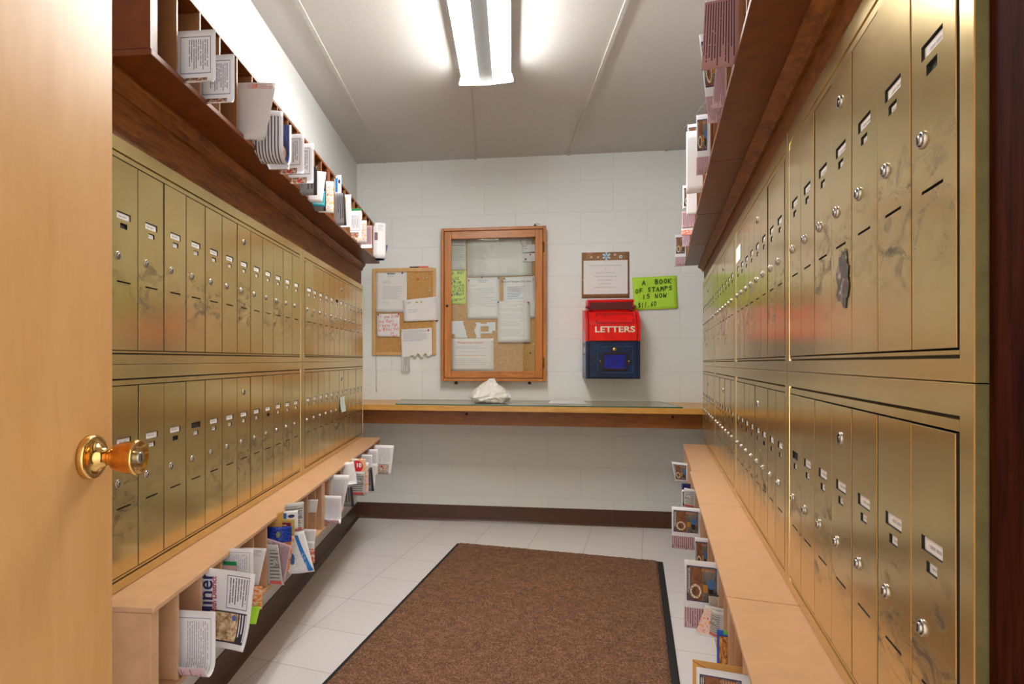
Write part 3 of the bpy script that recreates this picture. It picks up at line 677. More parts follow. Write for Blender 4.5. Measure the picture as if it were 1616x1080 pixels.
# crumpled white bag
def bag():
    Yb = 3.80; pts = [(741, 627), (744, 620), (752, 612), (765, 604), (772, 599), (779, 598.5), (784, 603), (795, 611), (803, 620), (806, 628), (800, 634), (789, 637.5), (770, 639), (757, 640), (750, 637), (744, 631)]
    c = Vector(((773-CX)/F_PX*Yb, Yb, ZG)); rnd = random.Random(3)
    bm = bmesh.new(); rings = []
    out = [Vector(((x-CX)/F_PX*Yb, Yb, max(CAM_H-(y-CY)*Yb/F_PX, ZG))) for x, y in pts]
    mid = Vector((sum(p.x for p in out)/len(out), Yb, ZG+.045))
    for t, dy in ((.30, -.098), (.66, -.095), (.86, -.078), (.97, -.045), (1.0, 0), (.95, .04), (.70, .075), (.3, .085)):
        r = []
        for i, p in enumerate(out):
            q = mid+(p-mid)*t*(1+rnd.uniform(-.07, .07)) + Vector((rnd.uniform(-.004, .004), dy+rnd.uniform(-.012, .012), 0))
            lean = .55 if q.z > mid.z else 0                      # the front slopes back towards the top
            q.y += lean*(q.z-mid.z)*(1 if dy < 0 else 0)
            q.z = max(q.z, ZG); r.append(bm.verts.new(q-c))
        rings.append(r)
    n = len(out)
    for a, bb in zip(rings, rings[1:]):
        for i in range(n):
            j = (i+1) % n
            if (i+len(rings)) % 2: bm.faces.new([a[i], a[j], bb[j]]); bm.faces.new([a[i], bb[j], bb[i]])
            else: bm.faces.new([a[i], a[j], bb[i]]); bm.faces.new([a[j], bb[j], bb[i]])
    bm.faces.new(rings[0]); bm.faces.new(rings[-1][::-1])
    bmesh.ops.recalc_face_normals(bm, faces=bm.faces[:])
    me = bpy.data.meshes.new('bag'); bm.to_mesh(me); bm.free()
    N = NT('white_plastic_bag'); o = N.coord(); a = N.noise(o, 22, 4, .6, dist=1.0)
    pr = N.noise(o, 130, 2); x, y, z = N.sep(o)[:3]
    m = N.math('MULTIPLY', N.math('MULTIPLY', N.smooth(z, .085, .095), N.smooth(z, .135, .125)), N.math('MULTIPLY', N.smooth(pr, .56, .60), .22))
    N.base(N.mix(m, (.82, .80, .77), (.45, .42, .42))); N.set(.38); N.bump(a, .55, .02); me.materials.append(N.m)
    o = link('plastic_bag', me, None, c)
    md = o.modifiers.new('subdivision', 'SUBSURF'); md.levels = 3; md.render_levels = 3; md.subdivision_type = 'SIMPLE'
    tx = bpy.data.textures.new('bag_folds', 'CLOUDS'); tx.noise_scale = .032; tx.noise_depth = 3; tx.noise_type = 'HARD_NOISE'
    dp = o.modifiers.new('folds', 'DISPLACE'); dp.texture = tx; dp.strength = .009; dp.mid_level = .3; dp.texture_coords = 'LOCAL'
    sm_ = o.modifiers.new('smooth', 'SMOOTH'); sm_.iterations = 4; sm_.factor = .5
    tag(o, 'crumpled white bag slumped on the counter glass below the notice case', 'bag')
bag()

# ------------------------------------------------------------------ wall notices helpers
def bpt(x, y, d): s = FB.s_px(d, x); return s, FB.z_px(s, d, y)
def wall_sheet(name, label, cat, corners, d, mat, group=None, lift=.004, back=None, wave=.0, nu=8, nv=10, outline=None):
    """sheet of paper hung flat: corners TL, TR, BR, BL in picture pixels, lifted a little at its foot"""
    q = [bpt(x, y, d) for x, y in corners]; org = FB.P(q[3][0], d, q[3][1])
    b = MB(lambda s, dd_, z: FB.P(s, dd_, z)-org); b.uvl = b.bm.loops.layers.uv.new('UVMap')
    G = []
    for j in range(nv+1):
        row = []
        for i in range(nu+1):
            u, v = i/nu, j/nv
            s = (q[0][0]*(1-u)+q[1][0]*u)*(1-v)+(q[3][0]*(1-u)+q[2][0]*u)*v; z = (q[0][1]*(1-u)+q[1][1]*u)*(1-v)+(q[3][1]*(1-u)+q[2][1]*u)*v
            row.append((b.v((s, d+lift*v*v+wave*math.sin(u*7+v*3)*v, z)), (u, v)))
        G.append(row)
    for j in range(nv):
        for i in range(nu):
            c = [G[j][i], G[j+1][i], G[j+1][i+1], G[j][i+1]]
            if outline and not outline((i+.5)/nu, (j+.5)/nv): continue
            f = b.face([p[0] for p in c], [p[1] for p in c]); f.smooth = True
    o = b.obj(name, [mat, back or M['paper']], None, org, recalc=False)
    me = o.data
    if me.polygons and sum(p.normal.dot(FB.n) for p in me.polygons) < 0: me.flip_normals()
    md = o.modifiers.new('thickness', 'SOLIDIFY'); md.thickness = .0005; md.offset = -1; md.material_offset = 1
    return tag(o, label, cat, group)
def letters(parent, txt, x, y, size, d, mat, name='lettering', align='CENTER', bold=0.0, ext=.0003, slant=0.0, rot=0.0, sx=1.0):
    """raised or printed lettering on the back wall side, centre at picture pixel (x, y)"""
    cu = bpy.data.curves.new(name, 'FONT'); cu.body = txt; cu.size = size; cu.align_x = align; cu.align_y = 'CENTER'; cu.extrude = ext; cu.offset = bold; cu.shear = slant; cu.resolution_u = 4
    t = bpy.data.objects.new('tmp', cu); C.objects.link(t); bpy.context.view_layer.update()
    me = bpy.data.meshes.new_from_object(t.evaluated_get(bpy.context.evaluated_depsgraph_get())); bpy.data.objects.remove(t); bpy.data.curves.remove(cu)
    s0, z0 = bpt(x, y, d); c, sn = math.cos(rot), math.sin(rot)
    base = parent.location.copy()
    for v in me.vertices:
        a, bb = v.co.x*sx, v.co.y
        v.co = FB.P(s0+a*c-bb*sn, d+v.co.z, z0+a*sn+bb*c)-base
    if sum(p.normal.dot(FB.n)*p.area for p in me.polygons) < 0: me.flip_normals()
    me.name = name; me.materials.clear(); me.materials.append(mat)
    return link(name, me, parent)
STROKES = {'A': [[(0,0),(.5,1),(.9,0)],[(.2,.4),(.75,.4)]], 'B': [[(.1,0),(.1,1),(.7,.85),(.65,.6),(.2,.52),(.8,.35),(.75,.08),(.1,0)]], 'C': [[(.8,.85),(.4,1),(.1,.6),(.15,.15),(.5,0),(.85,.15)]],
 'D': [[(.1,0),(.1,1),(.6,.9),(.85,.5),(.6,.1),(.1,0)]], 'E': [[(.8,1),(.1,1),(.1,0),(.8,0)],[(.1,.5),(.65,.5)]], 'F': [[(.8,1),(.1,.97),(.1,0)],[(.1,.5),(.65,.5)]], 'I': [[(.4,1),(.35,0)]],
 'K': [[(.1,1),(.1,0)],[(.85,1),(.15,.45),(.95,-.1)]], 'L': [[(.1,1),(.1,0),(.75,0)]], 'M': [[(0,0),(.2,1),(.45,.45),(.75,1),(.9,0)]], 'N': [[(.1,0),(.15,1),(.7,0),(.85,1)]], 'O': [[(.45,1),(.1,.65),(.15,.15),(.5,0),(.85,.35),(.8,.8),(.45,1)]],
 'P': [[(.1,0),(.15,1),(.75,.9),(.75,.6),(.15,.45)]], 'R': [[(.1,0),(.1,1),(.7,.9),(.7,.6),(.15,.5),(.85,0)]], 'S': [[(.8,.95),(.3,.95),(.15,.65),(.75,.45),(.7,.08),(.1,.03)]], 'T': [[(0,.95),(.95,1)],[(.5,.97),(.45,0)]],
 'U': [[(.1,1),(.1,.2),(.4,0),(.75,.15),(.8,1)],[(.8,.5),(.85,0)]], 'V': [[(0,1),(.4,0),(.8,1)]], 'W': [[(0,1),(.2,0),(.5,.7),(.75,0),(1,1)]], 'X': [[(0,1),(.8,0)],[(.8,1),(0,0)]], 'Y': [[(0,1),(.4,.5)],[(.85,1),(.25,-.1)]], 'H': [[(.1,1),(.1,0)],[(.8,1),(.8,0)],[(.1,.5),(.8,.5)]],
 'G': [[(.8,.85),(.4,1),(.1,.6),(.15,.15),(.5,0),(.85,.2),(.85,.45),(.5,.45)]], 'J': [[(.7,1),(.65,.2),(.35,0),(.05,.2)]], '1': [[(.5,1),(.35,0)]], '6': [[(.7,1),(.25,.5),(.2,.1),(.55,0),(.75,.25),(.55,.45),(.2,.3)]], '0': [[(.45,1),(.1,.65),(.15,.15),(.5,0),(.85,.35),(.8,.8),(.45,1)]], '.': [[(.3,0),(.38,.06)]], '$': [[(.8,.85),(.3,.9),(.15,.65),(.75,.4),(.7,.12),(.1,.1)],[(.45,1.1),(.45,-.1)]], ' ': [],
 'e': [[(.1,.3),(.7,.35),(.6,.6),(.2,.55),(.1,.2),(.4,0),(.75,.1)]], 'f': [[(.7,.95),(.45,1),(.35,.7),(.3,-.1)],[(.1,.55),(.65,.55)]], 'i': [[(.4,.6),(.35,0)],[(.42,.8),(.44,.86)]], 'c': [[(.7,.5),(.3,.6),(.1,.25),(.4,0),(.75,.1)]], 'l': [[(.4,1),(.35,0)]], 'o': [[(.4,.6),(.1,.3),(.4,0),(.7,.3),(.4,.6)]], 't': [[(.45,.95),(.4,0)],[(.1,.65),(.75,.65)]], 'u': [[(.1,.6),(.15,.1),(.5,.02),(.7,.6),(.75,0)]], 'n': [[(.1,0),(.15,.6)],[(.15,.45),(.5,.6),(.65,0)]], 'd': [[(.6,.5),(.2,.5),(.15,.1),(.6,.05),(.7,1)]], 'y': [[(.1,.6),(.4,.2)],[(.75,.6),(.2,-.35)]], 'a': [[(.65,.55),(.2,.5),(.15,.1),(.6,.1),(.65,.55),(.75,0)]], 's': [[(.65,.55),(.25,.55),(.3,.35),(.65,.2),(.15,.02)]], 'h': [[(.15,1),(.1,0)],[(.12,.4),(.5,.6),(.6,0)]], 'k': [[(.15,1),(.1,0)],[(.65,.6),(.15,.25),(.7,0)]], 'r': [[(.15,.6),(.2,0)],[(.2,.4),(.65,.6)]], 'p': [[(.15,.6),(.1,-.35)],[(.15,.55),(.65,.5),(.6,.1),(.15,.1)]]}
def handwriting(parent, lines, d, mat, name='handwriting', wgt=.0032, seed=1):
    """lines: (text, x0, y0 base of the first letter, x1, y1 base of the last letter, letter height) in picture pixels"""
    rnd = random.Random(seed); base = parent.location.copy(); b = MB(lambda s, dd_, z: FB.P(s, dd_, z)-base)
    for txt, x0, y0, x1, y1, hh in lines:
        n = len(txt)
        for i, ch in enumerate(txt):
            t = i/n; cw = (x1-x0)/n*.80; bx, by = x0+(x1-x0)*t+rnd.uniform(-.2, .2), y0+(y1-y0)*t+rnd.uniform(-.5, .5)
            for st in STROKES.get(ch, []):
                P = [bpt(bx+p[0]*cw, by-p[1]*hh, d) for p in st]
                for (a0, c0), (a1, c1) in zip(P, P[1:]):
                    dx, dz = a1-a0, c1-c0; L = math.hypot(dx, dz) or 1e-6; ox, oz = -dz/L*wgt/2, dx/L*wgt/2; ex, ez = dx/L*wgt*.4, dz/L*wgt*.4
                    A = [(a0-ex+ox, d+.0004, c0-ez+oz), (a0-ex-ox, d+.0004, c0-ez-oz), (a1+ex-ox, d+.0004, c1+ez-oz), (a1+ex+ox, d+.0004, c1+ez+oz)]
                    b.face(A); b.face([(p[0], d+.0001, p[2]) for p in A])
    return b.obj(name, mat, parent)
PIN = {}
def pin(x, y, d, col, label):
    cols = {'red': (.75, .02, .03), 'blue': (.02, .06, .45), 'green': (.01, .20, .10), 'yellow': (.75, .62, .10), 'white': (.80, .80, .78), 'black': (.02, .02, .02)}
    if col not in PIN:
        b = MB(); b.lathe([(0, .0), (.0045, .0), (.0050, .0015), (.0030, .004), (.0030, .009), (.0048, .011), (.0046, .013), (0, .0135)], (0, 0, 0), FB.n, 14)
        PIN[col] = b.mesh('push_pin', simple('pin_'+col, cols[col], .3))
    s, z = bpt(x, y, d+.006)
    o = link('push_pin', PIN[col], None, FB.P(s, d+.0006, z)); tag(o, label, 'push pin', 'push pins on the notice boards'); return o

# ------------------------------------------------------------------ small cork board on the left
def fbox(b, x0, x1, y0, y1, d0, d1, bev=0):
    s0, z1 = bpt(x0, y0, d1); s1, z0 = bpt(x1, y1, d1); b.box(s0, s1, d0, d1, z0, z1, bev)
s_, z_ = bpt(587.6, 560.6, .016); org = FB.P(s_, 0, z_)
cb = empty('cork_board', org, 'small cork notice board in a pale wood frame, left on back wall', 'notice board')
LB = lambda s, d, z: FB.P(s, d, z)-org
b = MB(LB); fbox(b, 590, 685.6, 426, 558.5, .001, .008); b.obj('cork_panel', M['cork'], cb)
for (x0, x1, y0, y1, nm) in ((587.6, 592.6, 424, 560.8, 'frame_stile'), (683, 687.8, 423.2, 560.4, 'frame_stile'), (592.7, 682.9, 423.8, 428.4, 'frame_rail'), (592.7, 682.9, 556.2, 560.8, 'frame_rail')):
    b = MB(LB); fbox(b, x0, x1, y0, y1, .0012, .016, .002); b.obj(nm, M['pale_wood'], cb)
LET = [('lines', (.22, .88, .36, .68), 'u', 36, (.52, .51, .52), .8), ('lines', (.22, .50, .22, .30), 'u', 36, (.50, .50, .50), .7), ('lines', (.22, .45, .72, .84), 'u', 40, (.55, .54, .54), .6), ('lines', (.04, .16, .34, .88), 'u', 40, (.62, .61, .62), .6)]
o = wall_sheet('letter', 'white letterhead page pinned top left on the small cork board', 'paper', [(592.9, 428.8), (642.2, 428.6), (642.0, 493.2), (592.6, 493)], .0092, page('letterhead_page', (.80, .78, .77), LET + [('photo', (.37, .62, .035, .075), [(.02, .02, .06), (.06, .06, .12), (.7, .7, .7)], 30), ('lines', (.38, .62, .09, .14), 'u', 44, (.35, .45, .52), .8)]), 'papers pinned on the notice boards')
o = wall_sheet('envelope', 'tilted white envelope overhanging the right edge of the small cork board', 'envelope', [(635.6, 474.1), (688.9, 468), (691.3, 505.8), (637.4, 508)], .0172, page('addressed_envelope', (.82, .80, .80), [('lines', (.13, .45, .43, .62), 'u', 16, (.40, .40, .52), .5), ('lines', (.12, .26, .12, .19), 'u', 26, (.15, .15, .18), .9), ('rect', (.38, .44, .13, .19), (.30, .42, .10)), ('outline', (.90, .97, .05, .20), .012, (.6, .6, .6), .6)]), 'papers pinned on the notice boards', .002)
o = wall_sheet('note', 'square white note in red handwriting about lost keys on cork board', 'note', [(594.7, 496), (630.6, 495.2), (630.4, 531.8), (595.0, 531.6)], .0172, M['paper'], 'papers pinned on the notice boards', 0)
handwriting(o, [('IF you Find', 597, 503, 630, 501, 5.0), ('Any Keys', 597.5, 510, 622, 508.6, 5.0), ('Please Put', 597.5, 516.6, 628, 515, 5.0), ('In Office Slot', 597, 523.5, 630, 520.5, 5.0), ('Thx', 616, 528.5, 626, 527, 3.5), ('KJ', 621, 531.2, 628, 530.6, 2.8)], .0174, M['red_ink'], wgt=.0024, seed=4)
tear = lambda u, v: v < .73+.10*abs(math.sin(u*9.2))-.10*u*(1-u) if u > .27 else (v < .80 or (int(u*26) % 2 == 1 or v < .70) and u > .03)
o = wall_sheet('tear_off_notice', 'white tear off notice with a ragged bottom edge and hanging tabs', 'notice', [(632.6, 520.4), (681.4, 517.4), (682.6, 586.2), (635.2, 586.2)], .0172, page('tear_off_page', (.81, .79, .79), [('lines', (.06, .94, .03, .30), 'u', 44, (.40, .44, .54), .85), ('lines', (.03, .26, .66, .99), 'v', 26, (.35, .35, .36), .9)]), 'papers pinned on the notice boards', .012, nu=52, nv=56, outline=lambda u, v: (v < .60+.055*abs(math.sin(u*11+.6))+.03*math.sin(u*31)) if u > .27 else (v < .66 or int(u*52) % 3 != 2))
for x, y, c, lb in ((634.8, 431, 'blue', 'blue push pin at the corner of the letterhead page'), (660, 440, 'red', 'red push pin alone in the bare cork of the small board'), (662, 446, 'yellow', 'yellow push pin just under the lone red one on bare cork'), (673.4, 438, 'white', 'upper white push pin near the right frame of the small cork board'), (677.8, 459, 'white', 'lower white push pin near the right frame of the small cork board'), (665, 476.4, 'yellow', 'yellow push pin holding the tilted envelope'), (597, 497, 'green', 'green push pin at left corner of the red handwritten note'), (629, 495.6, 'red', 'dark red push pin at right corner of the red handwritten note'), (676, 521, 'red', 'red push pin holding the tear off notice'), (634, 522.5, 'yellow', 'yellow push pin at left corner of the tear off notice')):
    pin(x, y, .0182 if c != 'white' and y > 470 else .0100, c, lb)
# string hanging from the board and marker lying on the frame
b = MB(); c0 = [FB.P(bpt(x, y, .019)[0], .0195, bpt(x, y, .019)[1]) for x, y in ((586, 500.5), (589.5, 500), (593.2, 500.8), (593.7, 506), (593.6, 530), (593.4, 560), (593.4, 590), (593.2, 612), (593.6, 619))]
c0[-3:] = [p + FB.n*-.013 for p in c0[-3:]]
b.tube([p-c0[0] for p in c0], [.0012]*7+[.0016, .0034], 8); o = b.obj('string', M['string'], None, c0[0]); tag(o, 'beige string hanging down the left edge of the small cork board', 'string')
s_, z_ = bpt(646.5, 423.0, .011); p0 = FB.P(s_, .011, z_+.003)
b = MB(); mk = empty('marker_pen', p0, 'black and red marker pen lying on top of the small cork board frame', 'marker')
Lm = (676.5-646.5)*4.12/F_PX
b = MB(); b.lathe([(0, 0), (.0045, 0), (.005, .004), (.005, Lm*.5), (0, Lm*.5)], (0, 0, 0), FB.u, 14); b.obj('barrel', M['black_metal'], mk)
b = MB(); b.lathe([(0, Lm*.5), (.0054, Lm*.5), (.0054, Lm*.95), (.0035, Lm), (0, Lm)], (0, 0, 0), FB.u, 14); b.obj('cap', M['red_ink'], mk)

# ------------------------------------------------------------------ locked notice case
s_, z_ = bpt(695.9, 602.6, .075); org = FB.P(s_, 0, z_); LB = lambda s, d, z: FB.P(s, d, z)-org
case = empty('notice_case', org, 'wall notice case with orange brown wood frame and glazed door', 'notice case')
DC = .075
sx0, zt = bpt(695.9, 360.8, DC); sx1, zb = bpt(862.0, 602.8, DC)
tw = .019
for nm, a0, a1, c0_, c1_ in (('side_board', sx0, sx0+tw, zb, zt), ('side_board', sx1-tw, sx1, zb, zt), ('top_board', sx0+tw+.0003, sx1-tw-.0003, zt-tw, zt), ('bottom_board', sx0+tw+.0003, sx1-tw-.0003, zb, zb+tw)):
    b = MB(LB); b.box(a0, a1, .001, DC, c0_, c1_, .002); b.obj(nm, M['case'] if nm == 'side_board' else M['case_h'], case)
b = MB(LB); b.box(sx0+tw, sx1-tw, .001, .012, zb+tw, zt-tw); b.obj('cork_panel', M['cork'], case)
DF = .077
ia, iz1 = sx0+tw+.004, zt-tw-.004; ib, iz0 = sx1-tw-.004, zb+tw+.004
oa, ozt = bpt(712.2, 377.4, DF); ob, ozb = bpt(845.0, 585.8, DF)
dr = empty('glazed_door', (0, 0, 0)); dr.parent = case
for nm, a0, a1, c0_, c1_ in (('door_stile', ia, oa, iz0, iz1), ('door_stile', ob, ib, iz0, iz1), ('door_rail', oa+.0003, ob-.0003, ozt, iz1), ('door_rail', oa+.0003, ob-.0003, iz0, ozb)):
    b = MB(LB); b.box(a0, a1, .052, DF, c0_, c1_, .0018); b.obj(nm, M['case'] if nm == 'door_stile' else M['case_h'], dr)
b = MB(LB); b.box(oa-.004, ob+.004, .058, .061, ozb-.004, ozt+.004); b.obj('glass_pane', M['pane'], dr)
s_, z_ = bpt(705.5, 483, DF); b = MB(); b.lathe([(0, 0), (.0085, 0), (.009, .002), (.0065, .004), (.006, .0025), (0, .0025)], FB.P(s_, DF, z_)-org, FB.n, 18); b.obj('lock', M['black_metal'], dr)
for ya, yb in ((382, 397.5), (564, 580.5)):
    s_, z1_ = bpt(857.8, ya, DF); _, z0_ = bpt(857.8, yb, DF); b = MB(); b.lathe([(0, 0), (.0045, 0), (.0045, z1_-z0_), (0, z1_-z0_)], FB.P(s_, DF+.001, z0_)-org, (0, 0, 1), 10); b.obj('hinge', simple('antique_hinge', (.16, .11, .05), .4, .8), dr)
for x in (719.5, 835.7):
    s_, z_ = bpt(x, 603.5, .05); b = MB(LB); b.box(s_-.010, s_+.010, .03, .055, z_-.014, z_+.006, .003); b.obj('foot_block', M['black_metal'], case)
s_, z_ = bpt(845.5, 357.5, .05); p0 = FB.P(s_, .045, zt+.001)
b = MB(lambda a, d, z: FB.R(a, d, z)); b.prism([(-.016, 0), (.014, 0), (-.008, .016)], 1, -.012, .012)
bc = b.obj('binder_clip', M['black_metal'], None, p0); tag(bc, 'black binder clip lying on top of the notice case', 'clip')
b = MB(); b.tube([FB.R(-.008, 0, .016), FB.R(.004, .002, .021), FB.R(.026, .003, .016), FB.R(.027, -.003, .014), FB.R(.004, -.004, .018)], .0013, 6); b.obj('clip_wire', M['steel'], bc)
G = 'papers pinned on the notice boards'; D0 = .0135
gl = lambda r, n, ink=(.42, .42, .42), den=.8, ax='u': ('lines', r, ax, n, ink, den)
wall_sheet('letter', 'grey printed page at top left inside the notice case', 'paper', [(709, 377), (735.6, 377), (735.3, 426), (709, 426.2)], D0, page('grey_printed_page', (.64, .65, .60), [gl((.1, .96, .20, .26), 16, (.2, .2, .2), 1), gl((.1, .96, .28, .94), 26, (.36, .36, .34), .8)]), G, .002)
o = wall_sheet('note', 'yellow green handwritten note at left inside the notice case', 'note', [(709, 427.6), (735.4, 427), (734.8, 480.6), (709, 480)], D0+.001, page('lime_note_paper', (.66, .80, .16), []), G, .003, wave=.001)
handwriting(o, [('DO NOT', 709, 433.5, 734, 432, 4.0), ('USE', 713.5, 443, 726, 441.5, 4.2), ('TO FIND', 709.5, 449, 729, 447.6, 3.4), ('GUAR', 715, 453.2, 734, 451.8, 3.2), ('CAN', 717, 457.6, 734, 456.4, 3.2), ('ALARM', 714, 461.6, 733, 460.2, 3.2), ('PARKED', 716, 467.2, 733, 465.5, 3.4), ('CONTACT', 713, 475.6, 734, 473.6, 3.4)], D0+.0045, simple('olive_marker_ink', (.10, .20, .02), .6), wgt=.0028, seed=9)
wall_sheet('document_spread', 'wide white two page document across the top of the notice case', 'paper', [(736.8, 376), (839.2, 374), (839.8, 434.8), (738, 437.4)], D0+.0005, page('two_page_document', (.70, .69, .665), [gl((.03, .34, .20, .97), 44, (.43, .43, .42), .85), gl((.17, .22, .15, .17), 44, (.4, .4, .4), .9), gl((.36, .41, .18, .29), 30, (.5, .48, .48), .8), gl((.61, .83, .80, .93), 40, (.5, .5, .5), .8), ('rect', (.4975, .502, 0, 1), (.60, .59, .56))]), G, .004)
wall_sheet('letter', 'white typed letter with a centred heading, middle of the notice case', 'paper', [(737.2, 438.8), (788, 437.4), (788.6, 503.2), (738, 503.8)], D0+.0022, page('typed_letter', (.77, .76, .76), [gl((.35, .66, .05, .12), 40, (.35, .37, .40), .9), gl((.06, .30, .17, .23), 40, (.5, .5, .5), .8), gl((.05, .92, .26, .70), 28, (.50, .50, .52), .75), gl((.06, .5, .86, .89), 40, (.5, .5, .5), .8)]), G, .004)
o = wall_sheet('list', 'white printed list with blue and red lines, right side of notice case', 'paper', [(794.2, 438), (845.5, 435.4), (846, 502), (794.6, 502.6)], D0+.0022, page('managers_list', (.77, .76, .77), [gl((.12, .62, .24, .55), 26, (.16, .32, .50), .9), gl((.20, .70, .22, .36), 27, (.62, .30, .26), .35)]), G, .004)
letters(o, 'Board of Managers 2021-2022', 815, 444.5, .0155, D0+.0036, M['ink'], 'heading', ext=.0002)
wall_sheet('letter', 'white letter overlapping the list, lower right inside the notice case', 'paper', [(786, 475.4), (836.4, 476), (837, 540.4), (785.2, 540.6)], D0+.0095, page('front_letter', (.78, .765, .76), [gl((.05, .88, .06, .13), 40, (.5, .5, .5), .7), gl((.05, .90, .16, .26), 40, (.52, .52, .52), .9), gl((.05, .86, .30, .36), 40, (.52, .52, .52), .9), gl((.06, .84, .38, .44), 40, (.52, .52, .52), .9), gl((.06, .86, .48, .63), 40, (.52, .52, .52), .9), gl((.06, .90, .66, .86), 36, (.52, .52, .52), .9)]), G, .008)
o = wall_sheet('mask_sign', 'white sign with an orange red heading at foot of notice case', 'sign', [(712.6, 534.6), (778.8, 534.2), (779.2, 585.4), (712.8, 585.6)], D0+.004, page('mask_sign_page', (.80, .755, .745), [gl((.10, .92, .24, .33), 18, (.52, .56, .66), .85), gl((.18, .82, .39, .45), 18, (.55, .62, .70), .85), gl((.06, .95, .50, .56), 18, (.80, .45, .34), .85), gl((.06, .95, .61, .86), 18, (.62, .58, .60), .85)]), G, .002)
letters(o, 'Please wear masks!!', 743, 541, .0215, D0+.0055, simple('coral_ink', (.80, .20, .12), .6), 'heading', ext=.0002)
wall_sheet('torn_paper', 'torn white paper scrap taped on cork above the mask sign, left', 'paper scrap', [(712.6, 507.4), (734, 506.6), (738, 534), (712.8, 534)], D0, page('torn_white_scrap', (.78, .78, .82), [gl((.0, 1, .0, 1), 14, (.68, .68, .74), .5, 'v')]), G, .001, nu=20, nv=14, outline=lambda u, v: u < .86+.14*v-.12*(v < .3)*v and not (u < .22 and v > .80))
wall_sheet('torn_paper', 'torn white paper scrap with window holes taped on cork, right of centre', 'paper scrap', [(748.4, 509.2), (782, 508.8), (782, 534), (748.4, 534)], D0, page('torn_white_scrap_right', (.78, .78, .80), [gl((.0, 1, .0, 1), 14, (.68, .68, .72), .4, 'v')]), G, .001, nu=34, nv=24, outline=lambda u, v: not (.29 < u < .69 and .27 < v < .58) and not (u > .29 and v > .70) and not (u < .07*(1+math.sin(v*9))*.6) and v > .10*math.sin(u*3.1+.4)*(.3 < u < .6) and not (u > .86 and v > .55))
wall_sheet('name_badge', 'white badge card hanging on a brown cord, upper right in case', 'badge', [(824.6, 387), (845.6, 385.6), (845.8, 397.4), (824.8, 399)], D0+.0072, page('badge_card', (.77, .77, .78), [gl((.06, .40, .48, .66), 5, (.04, .03, .12), 1), gl((.55, .95, .1, .8), 9, (.55, .5, .52), .7)]), G, .001)
wall_sheet('badge_card', 'white card with a grey star, upper right inside the notice case', 'card', [(824.2, 400.8), (845.6, 399.6), (845.8, 412.4), (824.6, 413.8)], D0+.0072, page('star_card', (.77, .77, .77), [gl((.55, .95, .45, .85), 9, (.5, .5, .5), .7)]), G, .001)
st = bpy.data.objects[-1] if False else [o for o in C.objects if o.name.startswith('badge_card')][-1]
b = MB(lambda s, d, z: FB.P(s, d, z)-st.location); s_, z_ = bpt(829.5, 409.3, D0+.009)
pts = [(s_+(.0115 if k % 2 == 0 else .0048)*math.sin(k*math.pi/5), z_+(.0115 if k % 2 == 0 else .0048)*math.cos(k*math.pi/5)) for k in range(10)]
b.prism(pts, 1, D0+.0085, D0+.0090); b.obj('star', simple('grey_star_ink', (.13, .13, .13), .6), st)
cord = [FB.P(bpt(x, y, D0+.008)[0], D0+.0095, bpt(x, y, D0+.008)[1]) for x, y in ((821, 377), (822.5, 384), (826, 389), (828, 390), (830.5, 388.5), (832.5, 383), (833, 377))]
b = MB(); b.tube([p-cord[0] for p in cord], .0012, 6); o = b.obj('lanyard', simple('brown_cord', (.28, .12, .08), .8), None, cord[0]); tag(o, 'thin brown cord looped above the badge in the notice case', 'cord')
for x, y, c, lb, dx in ((739.8, 442.8, 'red', 'red push pin at top left of the typed letter in the case', .004), (786.6, 438.8, 'green', 'green push pin at top right of the typed letter in the case', .004), (795.8, 439.8, 'green', 'dark green push pin at top left of the printed list', .004), (840.8, 440.4, 'yellow', 'yellow push pin at top right of the printed list', .004), (786.2, 477, 'blue', 'blue push pin at the corner of the overlapping letter', .013), (833.6, 477.4, 'red', 'red push pin at right of the overlapping letter', .013), (837, 402, 'red', 'red push pin holding the star card', .009), (717, 444.5, 'blue', 'upper blue push pin on the yellow green note', .005), (721.6, 463, 'blue', 'lower blue push pin on the yellow green note', .006), (713, 465.8, 'blue', 'blue push pin at the left edge of the yellow green note', .006), (841.8, 544, 'white', 'white push pin in bare cork at lower right of the case', .0), (837, 557, 'black', 'black push pin in bare cork at lower right of the case', .0), (760.4, 437.6, 'black', 'black push pin under the two page document', .006), (739.6, 382, 'white', 'white push pin at top left of the two page document', .002), (789.6, 385, 'white', 'white push pin at the fold of the two page document', .002), (712.8, 474, 'white', 'white push pin low on the yellow green note', .006)):
    pin(x, y, D0+dx-.0004, c, lb)
# small black clip at the corner of the tilted envelope
s_, z_ = bpt(689, 505.6, .012); b = MB(FB.P); b.box(s_-.012, s_+.010, .0008, .012, z_-.006, z_+.005, .002); o = b.obj('clip', M['black_metal']); tag(o, 'small black clip on wall at the envelope corner', 'clip')

